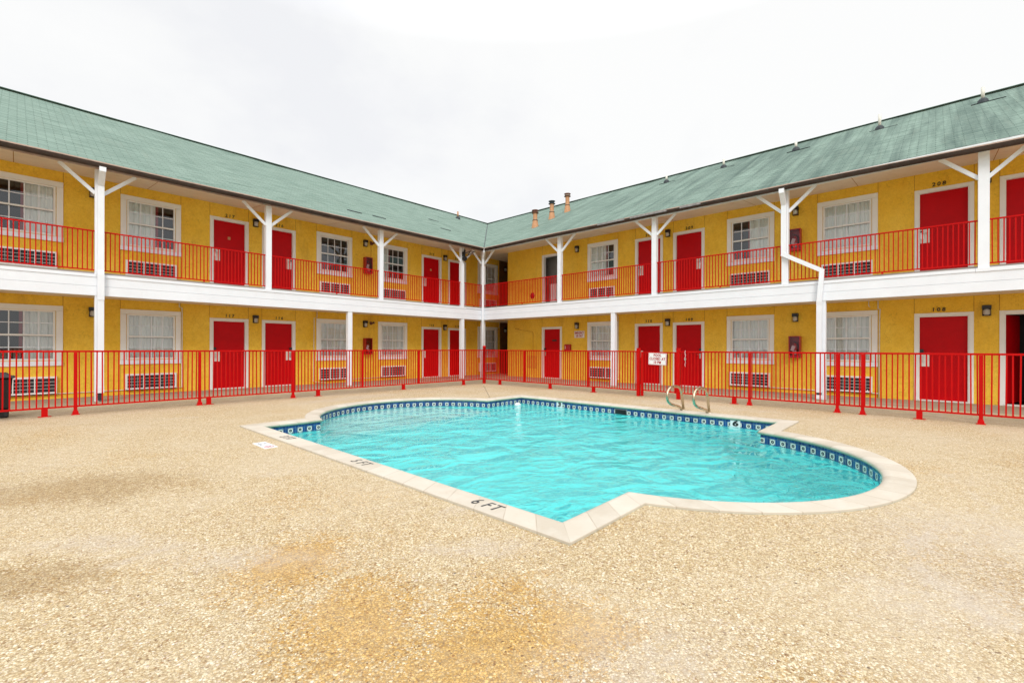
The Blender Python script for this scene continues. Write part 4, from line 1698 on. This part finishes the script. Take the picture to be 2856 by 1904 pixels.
# ---- air conditioners
AC = MB()
aw, a0_, a1_ = 0.545, 0.135, 0.540
AC.box(-aw, aw, -0.075, -0.045, a0_, a0_ + 0.038, 'cream')
AC.box(-aw, aw, -0.075, -0.045, a1_ - 0.040, a1_, 'cream')
AC.box(-aw, -aw + 0.035, -0.075, -0.045, a0_ + 0.038, a1_ - 0.040, 'cream')
AC.box(aw - 0.035, aw, -0.075, -0.045, a0_ + 0.038, a1_ - 0.040, 'cream')
AC.box(-aw - 0.004, aw + 0.004, -0.044, 0.0, a1_ - 0.004, a1_ + 0.004, 'cream')
AC.box(-aw - 0.004, -aw + 0.006, -0.044, 0.0, a0_ + 0.01, a1_ - 0.005, 'cream')
AC.box(aw - 0.006, aw + 0.004, -0.044, 0.0, a0_ + 0.01, a1_ - 0.005, 'cream')
AC.box(-aw + 0.01, aw - 0.01, -0.060, 0.0, a0_ - 0.022, a0_ - 0.001, 'black')
GR = MB()
for x in (-0.175, 0.175):
    GR.box(x - 0.011, x + 0.011, -0.072, -0.050, a0_ + 0.038, a1_ - 0.040, 'cream')
for k in range(1, 4):
    z = a0_ + 0.038 + (a1_ - a0_ - 0.078) * k / 4
    GR.box(-aw + 0.035, aw - 0.035, -0.068, -0.052, z - 0.005, z + 0.005, 'acgrey')
for xa in (-0.42, -0.30, -0.06, 0.06, 0.30, 0.42):
    GR.box(xa - 0.003, xa + 0.003, -0.064, -0.055, a0_ + 0.038, a1_ - 0.040, 'acgrey')
CO = MB().box(-aw + 0.03, aw - 0.03, -0.040, 0.0, a0_ + 0.03, a1_ - 0.03, 'coil')
acp = None
ACLAB = {('L', 0.116): 'under the leftmost window, behind the black bin', ('L', 2.485): 'under the window left of door 117',
         ('L', 7.634): 'under the window right of door 116', ('L', 10.006): 'under the window left of door 115',
         ('L', 15.18): 'in the shaded passage at the corner', ('R', 9.18): 'under the window left of door 110',
         ('R', 4.085): 'under the window right of door 109', ('R', 1.73): 'under the window left of door 108'}
ACLAB2 = {('L', 0.116): 'under the leftmost upstairs window', ('L', 2.485): 'under the window left of door 217',
          ('L', 7.634): 'under the window right of door 216', ('L', 10.006): 'under the window left of door 215',
          ('L', 15.18): 'under the upstairs window in the shaded corner', ('R', 9.18): 'under the window left of door 210',
          ('R', 4.085): 'under the window right of door 209', ('R', 1.73): 'under the window left of door 208'}
for sd, c in WINS:
    for fl in (0, 1):
        lab = 'white through-wall air conditioner grille ' + (ACLAB2 if fl else ACLAB)[(sd, c)]
        if acp is None:
            acp = thing('air_conditioner', lab, 'air conditioner', group='wall air conditioners under the windows')
            AC.build('casing', acp)
            GR.build('grille', acp)
            CO.build('coil', acp)
            o = acp
        else:
            o = copy_tree(acp)
            o['label'] = lab
        o.location = place(sd, c, UP * fl)
        o.rotation_euler = (0, 0, ROT[sd])

# ---- wall lamps
LAMPS = [('L', 1.30, 'by the white downspout at the left'), ('L', 5.057, 'between the two doors left of the middle'),
         ('L', 8.80, 'above the extinguisher cabinet on the left wing'), ('L', 12.57, 'between the last two doors of the left wing'),
         ('L', 16.33, 'deep in the dark corner passage'), ('R', 10.305, 'right of the plain utility door'),
         ('R', 6.62, 'between the two doors of the right wing'), ('R', 2.895, 'above the extinguisher cabinet on the right wing'),
         ('R', -0.852, 'right of the rightmost numbered door')]
lp = None
LAMPLAB0 = {1.30: 'beside the white downspout, ground floor left', 5.057: 'between doors 117 and 116',
            8.80: 'above the ground floor extinguisher cabinet of the left wing', 12.57: 'between doors 115 and 114',
            16.33: 'deep in the dark ground floor passage', 10.305: 'above the EMERGENCY USE ONLY sign',
            6.62: 'between doors 110 and 109', 2.895: 'above the ground floor extinguisher cabinet of the right wing',
            -0.852: 'right of door 108'}
LAMPLAB1 = {1.30: 'half behind the leftmost balcony post', 5.057: 'between doors 217 and 216',
            8.80: 'above the balcony extinguisher cabinet of the left wing', 12.57: 'between door 215 and door 214',
            16.33: 'in the dark end of the balcony corner', 10.305: 'right of the open balcony doorway',
            6.62: 'between doors 210 and 209', 2.895: 'above the balcony extinguisher cabinet of the right wing',
            -0.852: 'hidden behind the rightmost balcony post'}
for sd, s, _ in LAMPS:
    for fl in (0, 1):
        lab = 'black wall lamp with frosted glass ' + (LAMPLAB1 if fl else LAMPLAB0)[s]
        if lp is None:
            lp = thing('wall_lamp', lab, 'wall lamp', group='wall lamps beside the rooms')
            h = MB()
            h.box(-0.074, 0.074, -0.115, 0.0, 0.155, 0.235, 'black')
            h.box(-0.074, 0.074, -0.125, -0.004, 0.145, 0.156, 'black')
            h.box(-0.066, 0.066, -0.018, 0.0, 0.0, 0.145, 'black')
            h.build('housing', lp, bevel=0.004)
            g_ = MB()
            g_.lathe([(0.0, 0.012), (0.035, 0.012), (0.052, 0.03), (0.058, 0.07), (0.056, 0.12), (0.040, 0.146)], 'lampglass', 14,
                     Matrix.Translation((0, -0.068, 0)))
            g_.build('lamp_glass', lp)
            k_ = MB()
            for x in (-0.066, 0.066):
                k_.box(x - 0.004, x + 0.004, -0.108, -0.100, 0.0, 0.145, 'black')
            k_.box(-0.070, 0.070, -0.110, -0.004, -0.004, 0.006, 'black')
            k_.build('guard', lp)
            o = lp
        else:
            o = copy_tree(lp)
            o['label'] = lab
        o.location = place(sd, s, 2.015 + UP * fl, 0.0)
        o.rotation_euler = (0, 0, ROT[sd])

# small twin flood lamps
fp = None
for fl in (0, 1):
    lab = 'small rusty twin-head flood lamp on the yellow wall, %s, right of a wall lamp' % floor_name(fl)
    if fp is None:
        fp = thing('flood_lamp', lab, 'lamp', group='small flood lamps on the left wing')
        MB().box(-0.045, 0.045, -0.03, 0.0, -0.05, 0.05, 'rust').build('junction_box', fp)
        bb = MB()
        for e in (-1, 1):
            T = Matrix.Translation((e * 0.035, -0.03, -0.005)) @ Matrix.Rotation(R(65), 4, 'X') @ Matrix.Rotation(e * R(20), 4, 'Y')
            bb.lathe([(0.018, 0.0), (0.022, 0.03), (0.045, 0.085), (0.043, 0.092), (0.0, 0.09)], 'rust', 12, T)
        bb.build('lamp_head', fp)
        o = fp
    else:
        o = copy_tree(fp)
        o['label'] = lab
    o.location = WL(9.06, 2.16 + UP * fl)

# ---- extinguisher cabinets with an extinguisher inside
cp = None
ep = None
for sd, s, fl in (('L', 8.878, 0), ('L', 8.878, 1), ('R', 2.890, 0), ('R', 2.890, 1)):
    where = {('L', 0): 'on the left wing, ground floor', ('L', 1): 'on the left wing, upstairs',
             ('R', 0): 'on the right wing, ground floor', ('R', 1): 'on the right wing, upstairs'}[(sd, fl)]
    w = 0.145 if sd == 'L' else 0.125
    lab = 'dark red glass fronted cabinet ' + where
    if cp is None:
        cp = thing('extinguisher_cabinet', lab, 'cabinet', group='fire extinguisher cabinets')
        bb = MB()
        wd, dp = 0.140, 0.17
        bb.box(-wd, -wd + 0.012, -dp, 0.0, 0.0, 0.60, 'maroon')
        bb.box(wd - 0.012, wd, -dp, 0.0, 0.0, 0.60, 'maroon')
        bb.box(-wd + 0.012, wd - 0.012, -dp, 0.0, 0.0, 0.012, 'maroon')
        bb.box(-wd + 0.012, wd - 0.012, -dp, 0.0, 0.588, 0.60, 'maroon')
        bb.box(-wd + 0.012, wd - 0.012, -0.012, 0.0, 0.012, 0.588, 'maroon')
        bb.build('cabinet_shell', cp)
        bb = MB()
        bb.box(-wd - 0.003, -wd + 0.022, -dp - 0.018, -dp - 0.001, -0.003, 0.603, 'maroon')
        bb.box(wd - 0.022, wd + 0.003, -dp - 0.018, -dp - 0.001, -0.003, 0.603, 'maroon')
        bb.box(-wd + 0.022, wd - 0.022, -dp - 0.018, -dp - 0.001, -0.003, 0.055, 'maroon')
        bb.box(-wd + 0.022, wd - 0.022, -dp - 0.018, -dp - 0.001, 0.58, 0.603, 'maroon')
        bb.build('cabinet_door', cp)
        bb = MB()
        bb.face([(-wd + 0.02, -dp - 0.010, 0.05), (wd - 0.02, -dp - 0.010, 0.05), (wd - 0.02, -dp - 0.010, 0.585), (-wd + 0.02, -dp - 0.010, 0.585)], 'glass_dim')
        bb.build('cabinet_pane', cp)
        o = cp
    else:
        o = copy_tree(cp)
        o['label'] = lab
    o.location = place(sd, s, 1.005 + UP * fl)
    o.rotation_euler = (0, 0, ROT[sd])
    lab = 'red fire extinguisher with white tag inside the cabinet ' + where
    if ep is None:
        ep = thing('fire_extinguisher', lab, 'fire extinguisher', group='fire extinguishers in the wall cabinets')
        bb = MB()
        T = Matrix.Translation((0, -0.095, 0.02))
        bb.lathe([(0.0, 0.0), (0.055, 0.0), (0.060, 0.012), (0.060, 0.30), (0.050, 0.34), (0.022, 0.37), (0.018, 0.40), (0.0, 0.40)], 'tank', 16, T)
        bb.build('tank', ep)
        bb = MB()
        bb.box(-0.014, 0.014, -0.11, -0.08, 0.40, 0.45, 'black')
        bb.bar((0.0, -0.095, 0.45), (-0.075, -0.13, 0.475), 0.016, 0.008, 'black')
        bb.bar((0.0, -0.095, 0.43), (-0.075, -0.13, 0.435), 0.016, 0.008, 'black')
        bb.tube([(0.01, -0.095, 0.43), (0.06, -0.10, 0.42), (0.078, -0.10, 0.35), (0.074, -0.11, 0.15)], 0.009, 'black', 8)
        bb.build('valve', ep)
        T = Matrix.Translation((-0.02, -0.158, 0.33)) @ Matrix.Rotation(R(18), 4, 'Y')
        MB().box(-0.042, 0.042, 0, 0.002, -0.15, 0.0, 'signwhite', T).build('inspection_tag', ep)
        MB().box(-0.045, 0.045, -0.1565, -0.155, 0.09, 0.20, 'lampglass').build('tank_label', ep)
        o = ep
    else:
        o = copy_tree(ep)
        o['label'] = lab
    o.location = place(sd, s, 1.008 + UP * fl)
    o.rotation_euler = (0, 0, ROT[sd])

# ---- emergency sign and phone box
t = thing('emergency_sign', 'white EMERGENCY USE ONLY sign with red letters above the red phone box', 'sign', WR(10.215, 1.79), ROT['R'])
MB().box(-0.235, 0.235, -0.008, 0.0, -0.135, 0.135, 'signwhite').build('sign_board', t, bevel=0.002)
bb = MB()
for a, c, d, e in ((-0.228, 0.228, -0.13, -0.126), (-0.228, 0.228, 0.126, 0.13), (-0.228, -0.224, -0.126, 0.126), (0.224, 0.228, -0.126, 0.126)):
    bb.box(a, c, -0.0095, -0.008, d, e, 'signred')
bb.build('sign_border', t)
Tx = Matrix.Rotation(PI / 2, 4, 'X')
text_mesh('lettering', 'EMERGENCY', 0.122, 'signred', t, Matrix.Translation((0, -0.0095, 0.052)) @ Tx, 0.001, 0, 0.004, 1.0, sx=0.60)
text_mesh('lettering', 'USE ONLY', 0.122, 'signred', t, Matrix.Translation((0, -0.0095, -0.062)) @ Tx, 0.001, 0, 0.004, 1.0, sx=0.60)
t = thing('emergency_phone', 'rounded red emergency phone box on the yellow wall right of the utility door', 'phone box', WR(10.715, 1.135), ROT['R'])
bb = MB()
bb.box(-0.135, 0.135, -0.15, 0.0, 0.0, 0.27, 'maroon')
o = bb.build('phone_case', t, bevel=0.035)
o.modifiers['bevel'].segments = 4
MB().box(-0.09, 0.09, -0.163, -0.151, 0.05, 0.22, 'tank').build('phone_cover', t, bevel=0.01)
MB().box(-0.06, -0.045, -0.167, -0.163, 0.08, 0.20, 'signwhite').build('cover_strip', t)

# round dark disc on the balcony wall near the corner
t = thing('alarm_bell', 'dark red round disc low on the balcony wall left of the open doorway', 'alarm bell', WR(12.62, 3.48), ROT['R'])
MB().lathe([(0.0, 0.045), (0.07, 0.042), (0.115, 0.028), (0.135, 0.0)], 'maroon', 24, Matrix.Rotation(PI / 2, 4, 'X')).build('bell_gong', t)

# black floodlight bracket on the last left post
t = thing('floodlight', 'black floodlight on a bent bracket high on the last balcony post before the corner', 'floodlight', (12.36, YB + 0.01, 4.85))
bb = MB()
bb.box(-0.06, 0.06, -0.07, 0.0, 0.12, 0.30, 'black')
bb.tube([(0.0, -0.07, 0.27), (-0.02, -0.12, 0.34), (-0.01, -0.10, 0.42)], [0.04, 0.045, 0.02], 'black', 8)
bb.tube([(-0.06, -0.05, 0.22), (-0.14, -0.08, 0.20), (-0.11, -0.10, 0.26)], 0.006, 'black', 6)
bb.build('bracket', t)
bb = MB()
bb.box(-0.075, 0.075, -0.16, -0.02, -0.03, 0.09, 'black')
bb.lathe([(0.03, 0.0), (0.06, 0.05), (0.0, 0.05)], 'black', 12, Matrix.Translation((0, -0.09, -0.02)) @ Matrix.Rotation(PI, 4, 'X'))
bb.build('lamp_head', t)
bb = MB()
bb.bar((0.05, -0.08, 0.26), (0.30, -0.12, 0.37), 0.02, 0.025, 'black')
bb.bar((0.05, -0.08, 0.10), (0.47, -0.16, 0.37), 0.02, 0.025, 'black')
bb.bar((0.30, -0.12, 0.37), (0.50, -0.16, 0.36), 0.02, 0.025, 'black')
bb.bar((0.16, -0.10, 0.15), (0.28, -0.12, 0.36), 0.02, 0.02, 'black')
bb.build('bracket_arm', t)

# ================================================================== railings
RT, RB = 3.935, 3.025
bal_mesh = None


def balusters(parent, pts, z0, z1, mat, size, limit=100, key=None, jitter=0.004):
    """pts sorted with the nearest to the camera first; objects share one mesh"""
    global BALM
    k = (round(z1 - z0, 3), mat, size)
    if k not in BALM:
        me = MB().box(-size / 2, size / 2, -size / 2, size / 2, 0, z1 - z0, mat).build('baluster', parent)
        BALM[k] = me
        first_ = me
    else:
        first_ = None
    src = BALM[k]
    rnd = random.Random(len(pts))
    for i, (x, y, rz_) in enumerate(pts[:limit]):
        rot = (rnd.uniform(-1, 1) * jitter, rnd.uniform(-1, 1) * jitter, rz_)
        if first_ is not None:
            o = first_
            first_ = None
            o.location = (x, y, z0)
            o.rotation_euler = rot
        else:
            inst(src, 'baluster', parent, (x, y, z0), rot)
    if len(pts) > limit:
        bb = MB()
        for x, y, rz_ in pts[limit:]:
            bb.box(-size / 2, size / 2, -size / 2, size / 2, z0, z1, mat, Matrix.Translation((x, y, 0)) @ Matrix.Rotation(rz_, 4, 'Z'))
        o = bb.build('baluster_run', parent)
        o['kind'] = 'stuff'


BALM = {}
secs = [('L', -2.295, 1.215, 'leftmost red balcony railing, left of the downspout post'),
        ('L', 1.37, 4.875, 'red balcony railing in front of door 217'),
        ('L', 5.025, 8.545, 'red balcony railing in front of door 216'),
        ('L', 8.695, 12.275, 'red balcony railing in front of door 215'),
        ('L', 12.425, 13.49, 'shortest red balcony railing, left of the inner corner post'),
        ('R', 14.16, 10.205, 'red balcony railing just right of the inner corner post'),
        ('R', 10.055, 6.525, 'red balcony railing in front of the window left of door 210'),
        ('R', 6.375, 2.935, 'red balcony railing in front of door 209'),
        ('R', 2.785, -0.645, 'red balcony railing in front of door 208, crossed by the downspout'),
        ('R', -0.815, -4.24, 'rightmost red balcony railing, beyond the last post')]
for sd, a, c, lab in secs:
    L_ = abs(c - a)
    y = YB + 0.085
    x = XB + 0.085
    t = thing('balcony_railing', lab, 'railing', ((a, y, UP - 0.012) if sd == 'L' else (x, a, UP - 0.012)), ROT[sd], 'red railings along the balcony')
    zt, zb = RT - UP + 0.012, RB - UP + 0.012
    rt = MB().box(0, L_, -0.020, 0.020, zt - 0.028, zt, 'red').build('top_rail', t)
    MB().box(0.0, L_, -0.016, 0.016, zb - 0.012, zb + 0.014, 'red').build('bottom_rail', t)
    mfoot = L_ * (0.57 if sd == 'L' else 0.55)
    MB().box(mfoot - 0.02, mfoot + 0.02, -0.018, 0.018, 0.0, zb - 0.012, 'red').build('foot', t)
    nb = int(round((L_ - 0.08) / 0.081))
    pts = [(0.04 + (L_ - 0.08) * i / nb, 0, 0) for i in range(nb + 1)]
    balusters(t, pts, zb + 0.014, zt - 0.028, 'red', 0.020)

# ---- pool fence
FT, FBt = 1.19, 0.155


def fence_xy(side, s):
    return (s, 11.73) if side == 'L' else (10.985 + 0.0215 * (s + 0.6), s)


def fence(label, side, s0, s1, posts, feet, stubs, fat=(), nearfirst=1):
    p0, p1 = Vector((*fence_xy(side, s0), 0)), Vector((*fence_xy(side, s1), 0))
    d = p1 - p0
    L_ = d.length
    rz_ = math.atan2(d.y, d.x)
    t = thing('pool_fence', label, 'fence', p0, rz_, 'red fence around the pool')

    def loc(s):
        return abs(s - s0) * L_ / abs(s1 - s0)
    MB().box(0, L_, -0.019, 0.019, FT - 0.034, FT, 'red').build('top_rail', t)
    MB().box(0, L_, -0.015, 0.015, FBt - 0.014, FBt + 0.016, 'red').build('bottom_rail', t)
    for s in posts:
        x = loc(s)
        bb = MB().box(x - 0.025, x + 0.025, -0.0255, 0.0255, 0.02 if s in feet else FBt - 0.018, FT - 0.036, 'red')
        if s in feet:
            for (h0, h1, w0, w1) in ((0.0, 0.010, 0.060, 0.058), (0.010, 0.060, 0.044, 0.038), (0.060, 0.085, 0.034, 0.028)):
                i0 = len(bb.v)
                bb.v += [(x - w0, -w0, h0), (x + w0, -w0, h0), (x + w0, w0, h0), (x - w0, w0, h0),
                         (x - w1, -w1, h1), (x + w1, -w1, h1), (x + w1, w1, h1), (x - w1, w1, h1)]
                for q in ((4, 5, 6, 7), (0, 1, 5, 4), (1, 2, 6, 5), (2, 3, 7, 6), (3, 0, 4, 7)):
                    bb.f.append([i0 + k for k in q])
                    bb.m.append(bb.mi('red'))
                    bb.uv.append([(0, 0)] * 4)
                    bb.sm.append(False)
        bb.build('post', t)
    for s in fat:
        x = loc(s)
        MB().box(x - 0.040, x + 0.040, -0.040, 0.040, 0.0, 1.265, 'red').build('post', t)
    for s in stubs:
        x = loc(s)
        MB().box(x - 0.042, x + 0.042, -0.032, 0.032, 0.008, FBt - 0.015, 'red').box(x - 0.085, x + 0.085, -0.05, 0.05, 0.0, 0.008, 'red').build('foot', t)
    nb = int(round(L_ / 0.0800))
    skip = [loc(s) for s in list(posts) + list(fat)]
    pts = []
    for i in range(1, nb):
        x = L_ * i / nb + random.uniform(-0.004, 0.004)
        if any(abs(x - q) < 0.032 for q in skip):
            continue
        pts.append((x, 0.0, 0.0))
    c = Matrix.Rotation(-rz_, 4, 'Z') @ (Vector((0, 0, 0)) - p0)
    pts.sort(key=lambda q: (q[0] - c.x) ** 2)
    balusters(t, pts, FBt + 0.016, FT - 0.034, 'red', 0.020, jitter=0.007)
    return t


fence('red picket fence beyond the pool, along the left wing up to the round corner post', 'L', -4.0, 11.2,
      [-3.2, -1.22, 0.745, 2.70, 4.67, 6.55, 8.43], [-3.2, -1.22, 0.745, 2.70, 4.67], [-2.2, 0.343, 2.87, 5.30, 7.89, 10.28])
fence('red picket fence beyond the pool, between the round corner post and the gate', 'R', 11.68, 5.735,
      [9.82, 7.33], [], [10.94, 8.73, 7.14], fat=(5.735,))
fence('red picket fence right of the gate, running to the right edge', 'R', 4.655, -3.8,
      [3.03, 1.42, 1.02, -0.566, -2.5], [3.03, 1.42, 1.02, -0.566, -2.5], [3.35, 0.206], fat=(4.655,))
t = thing('corner_post', 'thick round red post where the two pool fences meet', 'post', (11.245, 11.73, 0))
MB().lathe([(0.058, 0.0), (0.058, 1.27), (0.060, 1.27), (0.060, 1.30), (0.045, 1.325), (0.0, 1.335)], 'red', 24).build('post_pipe', t)

# gate
gx0, gy0 = fence_xy('R', 5.63)
gx1, gy1 = fence_xy('R', 4.735)
gd = Vector((gx1 - gx0, gy1 - gy0, 0))
gL = gd.length
gr = math.atan2(gd.y, gd.x)
t = thing('pool_gate', 'red picket gate in the pool fence with the POOL CLOSED AT 10 PM sign', 'gate', (gx0, gy0, 0), gr)
MB().box(-0.026, 0.026, -0.026, 0.026, 0.015, 1.165, 'red').build('gate_stile', t)
MB().box(gL - 0.020, gL + 0.020, -0.020, 0.020, 0.14, 1.165, 'red').build('gate_stile', t)
MB().box(0.026, gL - 0.02, -0.018, 0.018, 1.135, 1.165, 'red').build('top_rail', t)
MB().box(0.026, gL - 0.02, -0.015, 0.015, 0.150, 0.178, 'red').build('bottom_rail', t)
MB().tube([(gL - 0.02, -0.02, 1.03), (gL + 0.09, -0.04, 1.03)], 0.010, 'red', 8).build('latch', t)
bb = MB()
for z in (0.35, 0.98):
    bb.box(-0.085, -0.026, -0.012, 0.012, z - 0.03, z + 0.03, 'red')
bb.build('hinge', t)
balusters(t, [(0.095 + 0.0835 * i, 0, 0) for i in range(9)], 0.178, 1.135, 'red', 0.020)
sx_, sy_ = fence_xy('R', 5.19)
t = thing('pool_sign', 'white POOL CLOSED AT 10 PM sign with red letters hung on the pool gate', 'sign', (sx_ - 0.035, sy_, 0.985), gr)
T = Matrix.Rotation(R(2.0), 4, 'Y') @ Matrix.Rotation(R(3), 4, 'Z')
o = MB().box(-0.235, 0.235, -0.012, -0.006, -0.15, 0.15, 'signwhite', T).build('sign_board', t)
bb = MB()
for a, c, d, e in ((-0.225, 0.225, -0.142, -0.137), (-0.225, 0.225, 0.137, 0.142), (-0.225, -0.220, -0.137, 0.137), (0.220, 0.225, -0.137, 0.137)):
    bb.box(a, c, -0.0132, -0.012, d, e, 'signred', T)
bb.build('sign_border', t)
for z, s, w in ((0.088, 'POOL', 0.86), (0.0, 'CLOSED AT', 0.86), (-0.088, '10 PM', 0.86)):
    text_mesh('lettering', s, 0.092, 'signred', t, T @ Matrix.Translation((0, -0.0135, z)) @ Tx, 0.0008, 0, 0.0035, 1.10, sx=w * 0.92)
MB().box(0.20, 0.262, 0.0, 0.006, -0.155, 0.13, 'black', T @ Matrix.Translation((0, 0.012, 0))).build('back_board', t)

# chain on the fence right of the gate post
cx_, cy_ = fence_xy('R', 4.475)
t = thing('lock_chain', 'pale lock chain dangling from the top rail just right of the gate', 'chain', (cx_ - 0.03, cy_, 1.20))
bb = MB()
for k in range(13):
    z = -0.012 - k * 0.030
    an = (k % 2) * PI / 2 + random.uniform(-0.3, 0.3)
    dx = 0.006 * math.sin(k * 1.3)
    bb.tube([(0.0 + 0.008 * math.cos(q) * math.cos(an), dx + 0.008 * math.cos(q) * math.sin(an), z + 0.018 * math.sin(q)) for q in
             [2 * PI * i / 10 for i in range(10)]], 0.0028 if k < 8 else 0.0018, 'signwhite', 5, closed=True)
bb.build('chain_links', t)
MB().box(-0.012, 0.012, -0.020, 0.020, -0.225, -0.185, 'silver').build('padlock', t)

# ---- rubbish bin behind the fence at the left edge
t = thing('rubbish_bin', 'black plastic rubbish bin behind the red fence at the left edge', 'bin', (-0.33, 12.27, 0.0))
bb = MB()
hw0, hw1, H_ = 0.235, 0.275, 0.70
for k, (w0, w1, z0, z1) in enumerate(((0.235, 0.245, 0.0, 0.16), (0.25, 0.285, 0.16, 0.70))):
    i0 = len(bb.v)
    bb.v += [(-w0, -w0, z0), (w0, -w0, z0), (w0, w0, z0), (-w0, w0, z0), (-w1, -w1, z1), (w1, -w1, z1), (w1, w1, z1), (-w1, w1, z1)]
    for q in ((0, 3, 2, 1), (4, 5, 6, 7), (0, 1, 5, 4), (1, 2, 6, 5), (2, 3, 7, 6), (3, 0, 4, 7)):
        bb.f.append([i0 + kk for kk in q])
        bb.m.append(bb.mi('binblack'))
        bb.uv.append([(0, 0)] * 4)
        bb.sm.append(False)
o = bb.build('bin_body', t, bevel=0.02)
bb = MB()
bb.box(-0.315, 0.315, -0.315, 0.315, 0.700, 0.728, 'binblack')
i0 = len(bb.v)
bb.v += [(-0.27, -0.27, 0.728), (0.27, -0.27, 0.728), (0.27, 0.27, 0.728), (-0.27, 0.27, 0.728),
         (-0.21, -0.21, 0.79), (0.21, -0.21, 0.79), (0.21, 0.21, 0.79), (-0.21, 0.21, 0.79)]
for q in ((4, 5, 6, 7), (0, 1, 5, 4), (1, 2, 6, 5), (2, 3, 7, 6), (3, 0, 4, 7)):
    bb.f.append([i0 + kk for kk in q])
    bb.m.append(bb.mi('binblack'))
    bb.uv.append([(0, 0)] * 4)
    bb.sm.append(False)
bb.build('bin_lid', t, bevel=0.012)
bb = MB()
bb.box(0.18, 0.225, -0.2475, -0.243, 0.03, 0.10, 'coil')
bb.build('bin_sticker', t)
